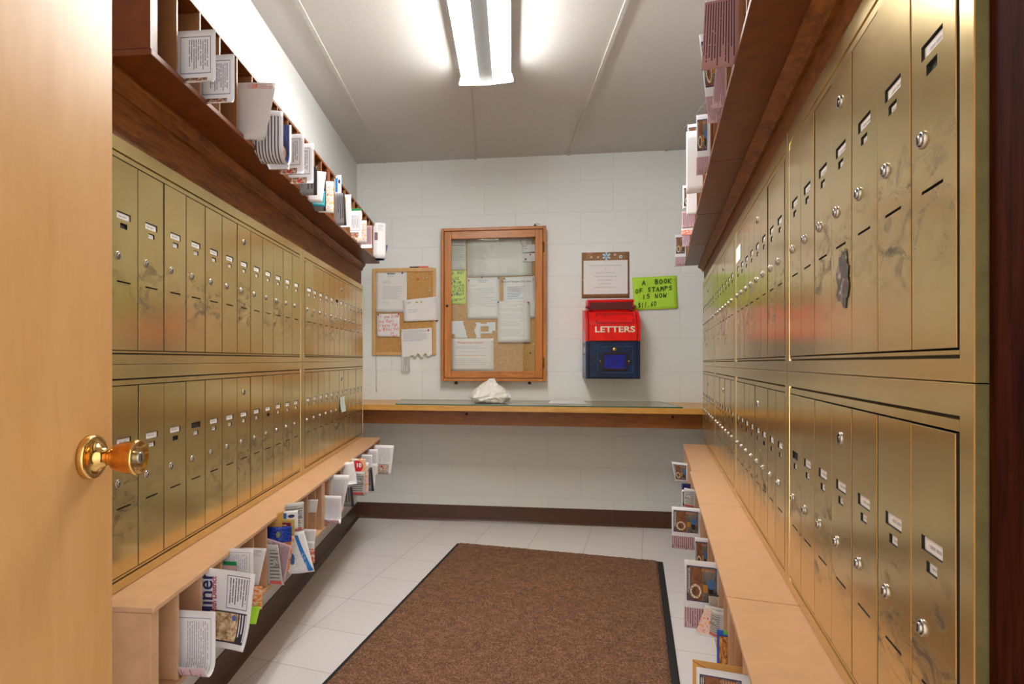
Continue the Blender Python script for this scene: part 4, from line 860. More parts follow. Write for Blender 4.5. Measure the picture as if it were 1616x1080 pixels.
# ------------------------------------------------------------------ signs by the letter box
def flower_sign():
    d = .0012
    o = wall_sheet('notice', 'brown flowered sign with white printed panel above the red letter box', 'sign', [(918.1, 399), (993.2, 397.4), (993.4, 470.4), (918.0, 471.2)], d, page('flowered_brown_paper', (.27, .135, .055), [('photo', (-.1, 1.1, -.1, 1.1), [(.20, .09, .035), (.27, .14, .06), (.36, .21, .11)], 34), ('disc', .20, .10, .030, .026, (.72, .36, .34)), ('disc', .70, .055, .028, .028, (.74, .44, .44)), ('disc', .345, .105, .022, .022, (.62, .46, .36)), ('ring', .155, .09, .04, .04, (.42, .28, .16)), ('ring', .21, .95, .05, .035, (.44, .30, .18)), ('ring', .48, .97, .05, .03, (.44, .30, .18)), ('disc', .03, .60, .02, .02, (.66, .26, .2)), ('disc', .97, .85, .02, .02, (.66, .26, .2)), ('disc', .17, .02, .05, .02, (.6, .22, .18))]), None, .001)
    base = o.location
    b = MB(lambda s, dd_, z: FB.P(s, dd_, z)-base)
    s0, z1 = bpt(920.9, 411.9, d); s1, z0 = bpt(990.4, 463.8, d); b.box(s0, s1, d+.0006, d+.0018, z0, z1); b.obj('white_panel', M['paper'], o)
    grey = simple('faint_print', (.30, .30, .32), .6)
    for i, t in enumerate(('PLEASE DO NOT PUT PACKAGES ON THE FLOOR', 'OR', 'ON TOP OF THE MAILBOXES', "UNLESS, OF COURSE, YOU'RE SURE", "(BUT DON'T ASSUME)", 'OUR NEIGHBOR', 'CAN BEND DOWN OR REACH UP!')):
        letters(o, t, 955.4-(i*.12), 419.4+i*5.72,   .0092, d+.0020, grey, 'lettering', ext=.0001)
    blue = simple('pale_blue_print', (.42, .68, .88), .6)
    b = MB(lambda s, dd_, z: FB.P(s, dd_, z)-base); cs, cz = bpt(957, 404.4, d+.001)
    for k in range(6):
        a = k*math.pi/3+.52; ca, sa_ = math.cos(a), math.sin(a); P = [(.003, 0), (.012, .005), (.021, .0065), (.0265, .004), (.028, 0), (.0265, -.004), (.021, -.0065), (.012, -.005)]
        b.prism([(cs+p*ca-q*sa_, cz+p*sa_+q*ca) for p, q in P], 1, d+.0006, d+.0011)
    b.obj('flower_print', blue, o)
    b = MB(lambda s, dd_, z: FB.P(s, dd_, z)-base); cs, cz = bpt(979.6, 405.2, d+.001)
    for k in range(16):
        a0, a1 = k*math.pi/8, (k+1)*math.pi/8
        b.prism([(cs+r*math.cos(a), cz+r*math.sin(a)) for r, a in ((.0045, a0), (.0105, a0), (.0105, a1), (.0045, a1))], 1, d+.0006, d+.0011)
    b.obj('ring_print', simple('pale_grey_blue_print', (.55, .66, .74), .6), o)
flower_sign()
def green_sign():
    d = .0012
    o = wall_sheet('notice', 'lime green handwritten stamp price sign taped right of letter box', 'sign', [(997.6, 438.2), (1068.2, 435.0), (1069.4, 487.2), (999.6, 490.2)], d, page('lime_paper', (.48, .80, .06), []), None, .010, wave=.002)
    handwriting(o, [('A  BOOK', 1013, 449.5, 1061, 446.5, 6.8), ('OF STAMPS', 1002.4, 463, 1062, 457.5, 6.6), ('IS NOW', 1014, 471.6, 1053, 468.5, 6.4), ('$11.60', 1007, 486, 1037, 482, 7.2)], d+.0075, simple('black_marker_ink', (.03, .035, .01), .6), wgt=.0042, seed=2)
green_sign()

# ------------------------------------------------------------------ red and blue letter box
def letter_box():
    DB = .185
    s0, zb = bpt(927.0, 598.0, DB); s1, zt = bpt(1005.5, 487.0, DB)
    s0 -= .006; s1 += .014
    _, zm = bpt(960, 538.5, DB)
    org = FB.P(s0, 0, zb); L = lambda s, d, z: FB.P(s, d, z)-org
    root = empty('letter_box', org, 'red and blue metal letter box on the back wall', 'letter box')
    red = simple('red_enamel', (.80, .006, .006), .28, 0, .12, 18, .04); blue = simple('blue_enamel', (.002, .020, .080), .26, 0, .5, 22, .05)
    H_ = zt-zb
    # lower blue box
    b = MB(L); b.prism([(.0008, zb), (DB, zb), (DB, zm), (.0008, zm)], 0, s0, s1); b.obj('lower_body', blue, root)
    # red upper body with a rounded shoulder
    prof = [(.0008, zm+.0003), (DB, zm+.0003)]
    zs = zm+(zt-zm)*.42
    for k in range(11):
        a = k/10*math.radians(78); r = zt-zs
        prof.append((DB-r*1.05*(1-math.cos(a)), zs+r*math.sin(a)))
    prof.append((.0008, zt+.004))
    b = MB(L); b.prism(prof, 0, s0, s1); b.obj('upper_body', red, root)
    # side seams: rolled cheek strips down both edges of the front
    b = MB(L); g = .0055
    P = [(DB-.006, zm+.003), (DB+g, zm+.003)]+[(p+g, q+.002) for p, q in prof[2:-2]]+[(p-.006, q-.006) for p, q in prof[2:-2]][::-1]
    b.prism(P, 0, s0+.0165, s1-.0165); b.obj('pull_down_door', red, root)
    b = MB(L)
    for a in (s0+.0105, s1-.0160): b.prism([(DB+.0003, zm+.002), (DB+.0008, zm+.002)]+[(p+.0008, q) for p, q in prof[2:-2]]+[(p-.004, q-.004) for p, q in prof[2:-2]][::-1], 0, a, a+.0055)
    b.box(s0+.0165, s1-.0165, DB+.0002, DB+.003, zm-.001, zm+.0028)
    b.obj('door_seam', simple('seam_shade', (.07, .003, .003), .7), root)  # dark strips paint the shade of the grooves round the red door
    for a in (s0-.004, s1-.010):
        b = MB(L); P = [(DB-.02, zm+.0006), (DB+.003, zm+.0006)]+[(p+.003 if i else p+.003, q+.002) for i, (p, q) in enumerate(prof[2:-1])]+[(prof[-2][0]-.012, prof[-2][1]-.012)]
        b.prism(P, 0, a, a+.014); b.obj('cheek_strip', red, root)
        b = MB(L); b.box(a, a+.014, DB-.02, DB+.003, zb, zm-.0006, .0015); b.obj('corner_strip', blue, root)
    # hood flap hinged at the top
    _, zh0 = bpt(960, 487.5, DB); _, zh1 = bpt(960, 473.0, .12)
    ha, hb = s0+.018, s1-.018
    b = MB(L); b.prism([(.02, zt-.01), (.020, zh1-.004), (.030, zh1+.004), (.105, zh1+.002), (.118, zh1-.006), (.114, zh1-.016), (.106, zh1-.012), (.100, zt-.002)], 0, ha, hb); hood = b.obj('hood', red, root)
    b = MB(L); b.box(ha+.012, hb-.012, .098, .1135, zt+.003, zh1-.010); b.obj('hood_recess', simple('recess_dark_red', (.10, .004, .004), .6), hood)  # very dark red box under the hood lip
    b = MB(L); s_a, z_a = bpt(958, 471.6, .1); s_b, z_b = bpt(984, 475, .1); b.box(s_a, s_b, .04, .106, zh1+.0032, zh1+.0042); b.obj('paper_label', M['paper'], hood)
    hp = simple('dark_red_hinge', (.22, .01, .03), .4)
    for d_, z_, e0, e1 in ((.117, zt+.016, ha-.014, hb+.016), (.128, zt-.004, ha+.002, hb-.002)):
        for c0_, c1_ in ((e0, e0+.030), (e1-.030, e1)):
            b = MB(); b.lathe([(0, 0), (.006, 0), (.0072, .003), (.0072, .012), (.005, .014), (.005, c1_-c0_-.004), (0, c1_-c0_-.002)], L(c0_, d_, z_), FB.u, 14)
            b.obj('hinge_pin', hp, root)
    # embossed plate and lettering on the red door
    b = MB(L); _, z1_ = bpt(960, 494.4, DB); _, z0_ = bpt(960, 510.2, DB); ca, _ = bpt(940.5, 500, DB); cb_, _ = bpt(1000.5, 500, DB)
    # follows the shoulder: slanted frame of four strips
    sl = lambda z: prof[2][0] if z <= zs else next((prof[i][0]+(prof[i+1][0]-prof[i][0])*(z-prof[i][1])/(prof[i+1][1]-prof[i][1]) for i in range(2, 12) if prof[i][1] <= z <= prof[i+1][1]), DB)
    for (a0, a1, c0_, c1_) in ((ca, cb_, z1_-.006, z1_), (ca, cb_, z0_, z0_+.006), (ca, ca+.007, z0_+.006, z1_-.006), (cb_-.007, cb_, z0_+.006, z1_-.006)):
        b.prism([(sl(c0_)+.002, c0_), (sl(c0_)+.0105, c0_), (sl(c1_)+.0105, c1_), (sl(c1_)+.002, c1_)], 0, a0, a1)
    b.obj('embossed_panel', simple('shaded_red', (.42, .004, .004), .4, 0, .3, 30), root)  # darker red puts the relief's shading into the colour of the strips
    letters(root, 'LETTERS', 970.2, 520.4, .050, DB+.0059, simple('cream_lettering', (.80, .76, .62), .5), 'lettering', bold=.0012, ext=.0012, sx=1.28)
    # blue door
    b = MB(L); b.box(s0+.0105, s1-.0105, DB+.0001, DB+.0012, zb+.001, zm-.0015); b.obj('lower_seam', simple('blue_seam_shade', (.001, .003, .012), .6), root)  # near-black sheet paints groove shade round the blue door
    fa, fz1 = bpt(935, 540.5, DB); fb, fz0 = bpt(1004.5, 596.5, DB)
    b = MB(L); b.box(s0+.0165, s1-.0165, DB+.0013, DB+.007, fz0, fz1, .0025); bd = b.obj('lower_door', blue, root)
    for (x0, x1, y0, y1, dd_) in ((942, 999, 547, 589.5, .0115),):
        a0, c1_ = bpt(x0, y0, DB); a1, c0_ = bpt(x1, y1, DB)
        b = MB(L); w_ = .006
        for q in ((a0, a1, c1_-w_, c1_), (a0, a1, c0_, c0_+w_), (a0, a0+w_, c0_+w_, c1_-w_), (a1-w_, a1, c0_+w_, c1_-w_)): b.box(q[0], q[1], DB+.005, DB+dd_, q[2], q[3], .001)
        b.obj('raised_border', simple('paler_teal_blue', (.006, .055, .115), .3, 0, .5, 30), bd)  # border colour paler than the door so the relief reads
    a0, c1_ = bpt(950.5, 557.2, DB); a1, c0_ = bpt(989.5, 584.6, DB); w_ = .0095
    fr = simple('tarnished_frame', (.05, .035, .02), .35, .7)
    b = MB(L)
    for q in ((a0, a1, c1_-w_, c1_), (a0, a1, c0_, c0_+w_), (a0, a0+w_, c0_+w_, c1_-w_), (a1-w_, a1, c0_+w_, c1_-w_)): b.box(q[0], q[1], DB+.0065, DB+.013, q[2], q[3], .002)
    cm = (c0_+c1_)/2
    for a, sg in ((a0, -1), (a1, 1)): b.prism([(a, cm-.022), (a+sg*.024, cm), (a, cm+.022)], 1, DB+.0066, DB+.010)
    cf = b.obj('card_frame', fr, bd)
    b = MB(L); b.box(a0+w_, a1-w_, DB+.0062, DB+.0075, c0_+w_, c1_-w_); b.obj('card_blank', simple('bright_blue_enamel', (.004, .014, .30), .3, 0, .5, 40), cf)
    for x in (947.2, 992.3):
        s_, z_ = bpt(x, 570.4, DB+.01); b = MB(); b.lathe([(0, 0), (.005, 0), (.005, .002), (.003, .004), (0, .0042)], L(s_, DB+.010, z_), FB.n, 12); b.obj('screw', M['steel'], cf)
    s_, z_ = bpt(969.6, 551.6, DB+.006); b = MB(); b.lathe([(.0, 0), (.0125, 0), (.0125, .003), (.010, .006), (.007, .0075), (.003, .008), (0, .008)], L(s_, DB+.006, z_), FB.n, 20); b.obj('lock', M['brass_frame'], bd)
    # pale lettering on the left side
    b = MB(L); P = lambda d0, d1, c0_, c1_: b.box(s0-.0012, s0-.0002, d0, d1, c0_, c1_)
    b2 = zb+H_*.30
    P(.03, .15, zb+.035, zb+H_*.34); b.obj('side_placard', simple('grey_blue_placard', (.30, .36, .50), .5), root)
    b = MB(L); P(.04, .14, zb+H_*.37, zb+H_*.46); P(.05, .13, zb+H_*.52, zb+H_*.70); b.obj('side_label', simple('faded_white_label', (.66, .48, .48), .6), root)
letter_box()

# ------------------------------------------------------------------ floor mat
def floor_mat_obj():
    P = lambda x, y: Vector(((x-CX)/F_PX*F_PX*CAM_H/(y-CY), F_PX*CAM_H/(y-CY), 0))
    A, B = P(722, 858.5), P(1046, 888)                      # far left, far right
    ex = (B-A).normalized(); ey = Vector((-ex.y, ex.x, 0)); wd = (B-A).length
    ey = (ey*1.0 + ex*.0).normalized(); LN = 1.85
    root = empty('floor_mat', (A.x, A.y, 0), 'brown carpet floor mat with black rubber side borders on tile floor', 'mat')
    sh = -.040                                              # slight skew seen in the photo
    fn = lambda a, t, z: ex*(a+sh*t) - ey*t + Vector((0, 0, z))
    b = MB(fn); b.box(0, .016, .006, LN, .0004, .005, .0015); b.box(wd-.030, wd, .006, LN, .0004, .005, .0015); b.box(.015, wd-.029, .010, LN, .0004, .004); b.obj('rubber_border', M['black_rubber'], root)
    b = MB(fn); rnd = random.Random(5); nx, ny = 110, 185
    gr = [[None]*(ny+1) for _ in range(nx+1)]
    for i in range(nx+1):
        for j in range(ny+1):
            e = 0 if j else rnd.uniform(-.003, .003)
            edge = min(i, nx-i, j, ny-j)
            gr[i][j] = b.v((.013+(wd-.040)*i/nx, LN*j/ny+e, (.0105 if edge > 0 else .0045)+rnd.uniform(-.0012, .0012)))
    for i in range(nx):
        for j in range(ny):
            b.face([gr[i][j], gr[i+1][j], gr[i+1][j+1], gr[i][j+1]])
    o = b.obj('carpet_pile', M['mat_pile'], root); o['kind'] = 'stuff'
floor_mat_obj()

# ------------------------------------------------------------------ mail in the pigeonholes
def mail(F, d_open, name, label, cat, Y, x_out, y_top, y_bot, front, back=None, curl=0, r=.022, bend=0.0, x_bot=None, group=None, lean=0.0, d_in=-.05, tail=0.0, nu=10, slope=0.0, thick=.0007, side=-1, zr=(0, 9)):
    """a sheet standing in a slot at depth Y, poking out to picture column x_out; curl = how far its foot rolls up (degrees), side -1 towards the camera, +1 away"""
    s = F.s_at(Y, d_open); d1 = F.d_px(s, x_out); d2 = d1 if x_bot is None else F.d_px(s, x_bot)
    zt, zb = F.z_px(s, d1, y_top), F.z_px(s, d1, y_bot)
    prof = []                                   # (s offset, z, arc length)
    if curl:
        r = min(r, (zt-zb)*.45)
        zc = zb+r; n = 6
        for k in range(n+1): prof.append((0, zt+(zc-zt)*k/n))
        for k in range(1, 9):
            a = math.radians(curl)*k/8; prof.append((side*r*(1-math.cos(a)), zc-r*math.sin(a)))
        if tail:
            a = math.radians(curl); prof.append((prof[-1][0]+side*math.sin(a)*tail, prof[-1][1]-math.cos(a)*tail))
    else:
        for k in range(9): prof.append((0, zt+(zb-zt)*k/8))
    arc = [0]
    for p, q in zip(prof, prof[1:]): arc.append(arc[-1]+math.hypot(q[0]-p[0], q[1]-p[1]))
    org = F.P(s, d_open, zb); b = MB(lambda a, d, z: F.P(a, d, z)-org); b.uvl = b.bm.loops.layers.uv.new('UVMap')
    G = []
    for (so, z), al in zip(prof, arc):
        v = al/arc[-1]; row = []; dv = d1+(d2-d1)*v
        for i in range(nu+1):
            t = max(i-2, 0)/(nu-2); df = d_open+.0065; d = d_in if i == 0 else d_open-.012 if i == 1 else df+(max(dv, df+.004)-df)*t; u = (d-d_open)/max(dv-d_open, .004); tt = max(u, 0)
            zi = z+slope*(dv-d)
            if i < 2: zi = min(max(zi, zr[0]), zr[1])
            row.append((b.v((s+so*(1 if i > 1 else .35)+bend*tt*tt+lean*v, d, zi)), (u, v)))
        G.append(row)
    for j in range(len(G)-1):
        for i in range(nu):
            c = [G[j][i], G[j+1][i], G[j+1][i+1], G[j][i+1]]; f = b.face([p[0] for p in c], [p[1] for p in c]); f.smooth = True
    o = b.obj(name, [front, back or M['pg_back']], None, org, recalc=False); me = o.data
    flat = [p for p in me.polygons][:nu*5]
    if sum(p.normal.dot(F.u) for p in flat) > 0: me.flip_normals()
    md = o.modifiers.new('thickness', 'SOLIDIFY'); md.thickness = thick; md.offset = -1; md.material_offset = 1
    return tag(o, label, cat, group)
GU, GL_, GRU, GRL = 'mail in the upper left pigeonholes', 'mail in the lower left pigeonholes', 'mail in the upper right pigeonholes', 'mail in the lower right pigeonholes'
P_ = M
def LU(*a, **k): return mail(FL, dLu, *a, group=GU, zr=(1.648, 1.8225), **k)
def LL(*a, **k): return mail(FL, dLl, *a, group=GL_, zr=(.435, .6045), **k)
wp = P_['pg_white']
LU('newsletter', 'curled newsletter in upper left pigeonholes, nearest the open door', 'newsletter', 1.285, 340, 46, 134, P_['pg_flyer'], wp, curl=95, r=.020)
LU('newsletter', 'curled newsletter in upper left pigeonholes, between nearest one and grey mailer', 'newsletter', 1.385, 370, 85, 166, P_['pg_flyer'], wp, curl=95, r=.019)
LU('mailer_envelope', 'shiny grey envelope with red postmark high in the left pigeonholes', 'envelope', 1.575, 433.5, 128, 218, P_['pg_pouch'], P_['pg_pouch'], x_bot=415, bend=.012, thick=.004)
LU('newsletter', 'newsletter rolled into a U showing dark blue inside, upper left shelf', 'newsletter', 1.655, 444, 172, 250, P_['pg_text'], P_['pg_inside'], curl=180, r=.036, side=1, tail=.085, bend=.015)
LU('newsletter', 'white newsletter with pink curled foot right behind the U shaped one', 'newsletter', 1.765, 457, 236, 269, wp, P_['pg_back'], curl=110, r=.012)
LU('newsletter', 'bordered newsletter with a small photo at its foot, upper left shelf, first of a pair', 'newsletter', 1.865, 480, 211, 276, P_['pg_flyer'], wp, curl=90, r=.016)
LU('newsletter', 'bordered newsletter with a small photo at its foot, upper left shelf, second of a pair', 'newsletter', 1.965, 495, 226, 291, P_['pg_flyer'], wp, curl=90, r=.016)
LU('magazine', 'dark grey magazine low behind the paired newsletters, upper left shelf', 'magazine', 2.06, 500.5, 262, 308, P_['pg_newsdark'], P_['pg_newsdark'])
LU('folded_paper', 'white folded papers fanned out, upper left shelf', 'paper', 2.155, 512.5, 269, 318, wp, wp, bend=.02, x_bot=506)
LU('leaflet', 'teal leaflet tucked behind the fanned white papers, upper left shelf', 'leaflet', 2.20, 511, 300, 325, P_['pg_teal'], wp, bend=.015)
LU('newspaper', 'grey newspaper squeezed beside the red food advert, upper left shelf', 'newspaper', 2.225, 514.5, 280, 333, P_['pg_newsdark'], wp)
LU('advert', 'red and white food advert standing in the upper left shelf', 'advert', 2.27, 525, 285, 335, P_['pg_food'], wp, bend=.015)
LU('leaflet', 'white and blue leaflet with a dark sun mark, upper left shelf', 'leaflet', 2.560, 538.5, 276.5, 312, P_['pg_sun'], wp)
LU('newspaper', 'dark printed newspaper below the sun leaflet, upper left shelf', 'newspaper', 2.548, 544, 305, 356, P_['pg_newsdark'], P_['pg_newsdark'], x_bot=547)
LU('magazine', 'white and yellow magazine curving outward, upper left shelf', 'magazine', 2.65, 554, 307, 359, P_['pg_yellow'], wp, curl=80, r=.014)
LU('newsletter', 'white bordered newsletter farther along the upper left shelf, beside red ad', 'newsletter', 2.86, 570.5, 333, 376, P_['pg_flyer'], wp, curl=70, r=.012)
LU('booklet', 'green topped booklet behind the white newsletter, upper left shelf', 'booklet', 2.90, 570, 329, 345, P_['pg_green'], wp)
LU('advert', 'small red and white advert near the far end of upper left shelf', 'advert', 2.975, 578.5, 348, 383, P_['pg_food'], wp)
LU('newsletter', 'mauve newsletter with white foot near far end of upper left shelf', 'newsletter', 3.07, 587, 356, 392, P_['pg_mauve'], wp, curl=60, r=.010)
LU('mail_bundle', 'bulging white mail bundle in the last slot of upper left shelf', 'mail', 3.46, 607.5, 351, 407, P_['pg_stamp'], wp, bend=.03, thick=.010)
LU('booklet', 'dark navy booklet under the white bundle at end of upper left shelf', 'booklet', 3.50, 612, 387, 411, P_['pg_navy'], P_['pg_navy'], x_bot=606, thick=.004)

LL('newsletter', 'curled newsletter with pink underside, lower left shelf, nearest the door', 'newsletter', 1.258, 340, 966, 1058, P_['pg_letter'], P_['pg_back'], curl=150, r=.022, tail=.02)
big = LL('newsletter', 'large open newsletter with a photo, hanging out of lower left shelf', 'newsletter', 1.352, 406, 904, 1042, P_['pg_big'], wp, x_bot=392, bend=-.012, slope=.05, curl=40, r=.09)
LL('newsletter', 'bordered white newsletter behind the large open one, lower left shelf', 'newsletter', 1.462, 400, 867, 940, P_['pg_letter'], wp)
LL('booklet', 'pale pink booklet with green edge inside the lower left shelf', 'booklet', 1.445, 373, 887, 915, P_['pg_green'], wp)
LL('leaflet', 'orange food slip peeking behind the large open newsletter', 'leaflet', 1.485, 413.5, 926, 962, P_['pg_orange'], wp)
LL('slip', 'lime green slip peeking out low beside the large open newsletter', 'slip', 1.470, 411, 958, 986, P_['pg_lime'], P_['pg_lime'], x_bot=404)
LL('envelope', 'narrow stamped white envelope leaning in the lower left shelf', 'envelope', 1.565, 420.5, 866, 924, P_['pg_stamp'], wp, x_bot=408)
LL('newspaper', 'folded newspaper nearest in the crowded slot of lower left shelf', 'newspaper', 1.740, 438, 861, 926, P_['pg_news'], P_['pg_news'], x_bot=447, curl=60, r=.014, side=1, thick=.004)
LL('newsletter', 'pink text sheet sloping behind the folded newspaper, lower left shelf', 'newsletter', 1.762, 460, 862, 921, P_['pg_back'], wp, x_bot=449, slope=.28)
LL('wrapper', 'shiny blue wrapper stuffed in the crowded slot, lower left shelf', 'wrapper', 1.775, 456.5, 834, 858, P_['pg_bluebag'], P_['pg_bluebag'], bend=.02, thick=.006)
LL('envelope', 'folded kraft yellow envelope above the blue wrapper, lower left shelf', 'envelope', 1.795, 444, 809, 838, P_['pg_kraft'], P_['pg_kraft'], bend=.02)
LL('magazine', 'gold and dark red magazine in the crowded slot, lower left shelf', 'magazine', 1.81, 465, 820, 846, P_['pg_gold'], wp)
LL('advert', 'tall orange food advert below the gold magazine, lower left shelf', 'advert', 1.805, 464, 846, 905, P_['pg_orange'], wp, x_bot=456)
LL('leaflet', 'blue and white leaflet curling above the gold magazine, lower left shelf', 'leaflet', 1.845, 467, 808, 838, P_['pg_sun'], wp, bend=.02)
LL('newspaper', 'rolled newspaper standing upright at top of the crowded slots, lower left shelf', 'newspaper', 1.87, 475, 796, 842, P_['pg_news'], P_['pg_news'], curl=0, bend=.03, thick=.006)
LL('leaflet', 'large white leaflet with diagonal blue band, lower left shelf', 'leaflet', 1.90, 476, 838, 905, P_['pg_blueband'], wp, x_bot=494, slope=-.05, bend=.02)
LL('newsletter', 'white sheet behind the blue banded leaflet, lower left shelf', 'paper', 2.00, 499, 836, 872, wp, wp, x_bot=495)
LL('leaflet', 'red and white slip behind the blue banded leaflet, lower left shelf', 'slip', 1.975, 496.5, 855, 889, P_['pg_redwhite'], wp)
LL('paper_tag', 'small white paper tag sticking out of an empty lower left slot', 'tag', 2.18, 502, 789, 810, wp, wp, x_bot=499)
LL('newsletter', 'white newsletter with a pink rolled foot, lower left shelf, left of a taller one', 'newsletter', 2.385, 538.5, 783, 825, P_['pg_letter'], P_['pg_back'], curl=150, r=.016, tail=.012)
LL('newsletter', 'taller white newsletter drooping toward the floor, lower left shelf', 'newsletter', 2.475, 552, 750, 820, P_['pg_letter'], wp, x_bot=540, curl=30, r=.06)
LL('newspaper', 'dark newspaper edge behind the taller drooping newsletter', 'newspaper', 2.58, 556, 768, 800, P_['pg_newsdark'], P_['pg_newsdark'], x_bot=559)
LL('newsletter', 'white and pink newsletter curving like a horn, lower left shelf', 'newsletter', 2.67, 556, 730, 766, wp, P_['pg_back'], x_bot=562, bend=.03, curl=60, r=.02)
ten = LL('advert', 'white advert with a red ten roundel, lower left shelf', 'advert', 2.80, 577, 724.5, 747, P_['pg_ten'], wp)
LL('newspaper', 'grey newspaper hanging below the red roundel advert', 'newspaper', 2.79, 575.5, 745, 783, P_['pg_news'], P_['pg_news'], curl=0, thick=.004)
LL('advert', 'tall narrow food advert right of the red roundel advert', 'advert', 2.88, 581.5, 730, 781, P_['pg_food'], wp)
LL('newspaper', 'dark newspaper near the far end of lower left shelf', 'newspaper', 3.04, 587, 738, 775, P_['pg_newsdark'], P_['pg_newsdark'], x_bot=590.5)
LL('newsletter', 'small bordered sheet above the dark newspaper, lower left shelf far end', 'newsletter', 3.06, 587, 718, 742, P_['pg_letter'], wp)
LL('newsletter', 'bordered sheet just before the last one, lower left shelf far end', 'newsletter', 3.26, 596, 709.5, 752, P_['pg_letter'], wp)
LL('folded_paper', 'plain white folded paper hanging low at far end of lower left shelf', 'paper', 3.20, 595, 732, 776, wp, wp, x_bot=590)
LL('newsletter', 'white newsletter with a photo in the last slot of lower left shelf', 'newsletter', 3.44, 622.5, 703, 750, P_['pg_photo_foot'], wp, x_bot=617, bend=-.01)

def RUp(X0, *a, **k): return mail(FR, dR(X0), *a, group=GRU, zr=(1.613, 1.7865), **k)
def RLo(X0, *a, **k): return mail(FR, dR(X0), *a, group=GRL, zr=(ZR[0]-.1835, ZR[0]-.0125), **k)
PB = P_['pg_photo']; PO = P_['pg_photo_only']
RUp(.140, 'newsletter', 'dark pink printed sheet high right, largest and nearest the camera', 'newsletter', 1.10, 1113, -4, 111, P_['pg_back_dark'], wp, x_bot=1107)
RUp(.140, 'newsletter', 'pink printed sheet just beyond the largest one, upper right shelf', 'newsletter', 1.275, 1130, 104, 171, P_['pg_back'], wp, x_bot=1123)
RUp(.140, 'newsletter', 'photo newsletter with pink foot partly behind the two pink sheets', 'newsletter', 1.365, 1103, 55, 197, PB, wp, x_bot=1118)
RUp(.1405, 'newsletter', 'newsletter with ring photo and pink foot, upper right shelf, before the envelope', 'newsletter', 1.715, 1099, 182, 277, PB, wp)
RUp(.1415, 'newsletter', 'photo newsletter peeking above the white envelope, upper right shelf', 'newsletter', 1.97, 1085, 197, 240, PO, wp)
RUp(.1415, 'envelope', 'plain white envelope standing in the upper right shelf', 'envelope', 1.91, 1083, 208, 306, wp, wp, thick=.003)
RUp(.146, 'newsletter', 'photo newsletter edge behind the lower white envelope, upper right shelf', 'newsletter', 2.34, 1077.5, 293, 331, PO, wp)
RUp(.146, 'envelope', 'shorter white envelope below the plain one, upper right shelf', 'envelope', 2.21, 1083.5, 300, 340, wp, wp)
RUp(.146, 'booklet', 'navy booklet corner in the upper right shelf', 'booklet', 2.26, 1094, 302, 322, P_['pg_navy'], wp)
RUp(.146, 'newsletter', 'pink sheet toward far end of upper right shelf, above the red slip', 'newsletter', 2.43, 1076, 334, 361, P_['pg_back'], wp)
RUp(.146, 'slip', 'red and white slip toward far end of upper right shelf', 'slip', 2.57, 1075.5, 359, 372, P_['pg_redwhite'], wp)
RUp(.146, 'newsletter', 'small pink sheet under the red slip, upper right shelf', 'newsletter', 2.82, 1077, 368, 390, P_['pg_back'], wp)
RUp(.152, 'newsletter', 'newsletter with ring photo in the last slot of upper right shelf', 'newsletter', 3.33, 1065.5, 371, 421, PB, wp)

RLo(.1425, 'newsletter', 'tilted photo newsletter farthest along the lower right shelf', 'newsletter', 2.98, 1060, 729, 760, PO, wp, x_bot=1066, slope=-.06)
RLo(.1425, 'booklet', 'small blue booklet below the farthest photo newsletter', 'booklet', 2.62, 1075, 763, 774, P_['pg_navy'], wp)
RLo(.133, 'newsletter', 'photo newsletter edge hidden behind the grey newspaper, lower right shelf', 'newsletter', 2.30, 1076, 773, 802, PO, wp)
RLo(.133, 'newspaper', 'grey newspaper roll in the lower right shelf', 'newspaper', 2.22, 1080, 772, 801, P_['pg_news'], P_['pg_news'], bend=.02, thick=.005)
RLo(.133, 'newsletter', 'newsletter with ring photo and pink foot, middle of lower right shelf', 'newsletter', 1.955, 1060, 799.5, 865, PB, wp)
RLo(.132, 'newsletter', 'half hidden photo newsletter between two ring photo ones, lower right shelf', 'newsletter', 1.60, 1096, 848, 905, PO, wp)
RLo(.132, 'newsletter', 'large newsletter with ring photo and pink foot, lower right shelf', 'newsletter', 1.335, 1080, 883, 990, PB, wp)
RLo(.132, 'receipt', 'beige printed slip beside the food advert, lower right shelf', 'slip', 1.318, 1118.5, 938, 966, P_['pg_greybit'], wp)
RLo(.132, 'advert', 'red food advert curling over the ring photo newsletter, lower right shelf', 'advert', 1.300, 1114, 955, 1003, P_['pg_food'], wp, x_bot=1097, slope=-.12)
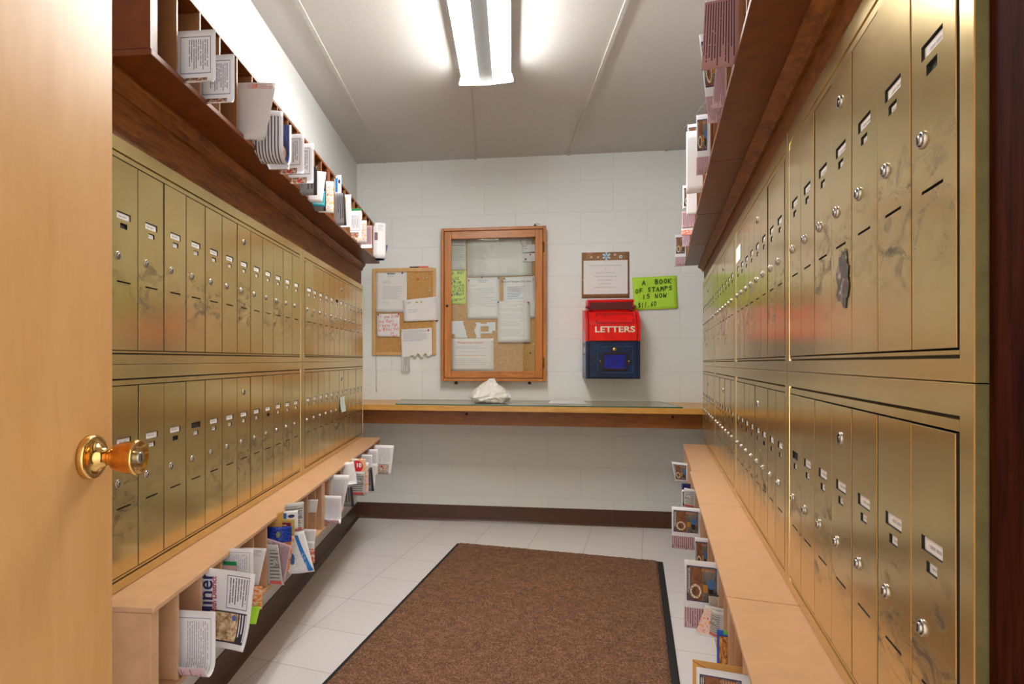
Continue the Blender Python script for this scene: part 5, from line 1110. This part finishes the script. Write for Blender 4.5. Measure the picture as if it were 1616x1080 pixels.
RLo(.132, 'newspaper', 'grey rolled newspaper below the beige slip, lower right shelf', 'newspaper', 1.285, 1122, 966, 1007, P_['pg_news'], P_['pg_news'], bend=.02, x_bot=1118, thick=.005)
RLo(.132, 'catalogue', 'blue edged catalogue with orange cover, lower right shelf', 'catalogue', 1.150, 1131.5, 995, 1052, P_['pg_bluecover'], wp, thick=.004)
RLo(.132, 'envelope', 'large kraft orange envelope nearest on lower right shelf', 'envelope', .975, 1093, 1041, 1130, P_['pg_kraft'], P_['pg_kraft'])
RLo(.132, 'newsletter', 'photo newsletter cut off by the picture bottom, lower right shelf', 'newsletter', .945, 1099, 1053, 1140, PO, wp)
# lettering on two pieces of left hand mail
def slot_letters(parent, F, txt, Y, d_open, x, y, size, mat, rot, name='lettering', bold=0.0, off=-.0025):
    cu = bpy.data.curves.new(name, 'FONT'); cu.body = txt; cu.size = size; cu.align_x = 'CENTER'; cu.align_y = 'CENTER'; cu.offset = bold; cu.extrude = .0002; cu.resolution_u = 4
    t = bpy.data.objects.new('tmp', cu); C.objects.link(t); bpy.context.view_layer.update()
    me = bpy.data.meshes.new_from_object(t.evaluated_get(bpy.context.evaluated_depsgraph_get())); bpy.data.objects.remove(t); bpy.data.curves.remove(cu)
    s = F.s_at(Y, d_open)+off; d0 = F.d_px(s, x); z0 = F.z_px(s, d0, y); c, sn = math.cos(rot), math.sin(rot)
    for v in me.vertices:
        a, bb = v.co.x, v.co.y; v.co = F.P(s-v.co.z, d0+a*c-bb*sn, z0+a*sn+bb*c)-parent.location
    me.name = name; me.materials.clear(); me.materials.append(mat)
    return link(name, me, parent)
slot_letters(big, FL, 'Miner', 1.352, dLl, 325.5, 942, .046, simple('navy_print', NAVY, .6), math.pi/2, 'title_lettering', .0006, -.0022)
slot_letters(big, FL, '6th District', 1.352, dLl, 338.0, 937, .016, simple('crimson_print', (.45, .03, .06), .6), math.pi/2, 'subtitle_lettering', .0002, -.0024)
slot_letters(ten, FL, '10', 2.80, dLl, 566.0, 735, .026, M['paper'], 0, 'number_lettering', .001, -.0024)
bpy.context.view_layer.update()
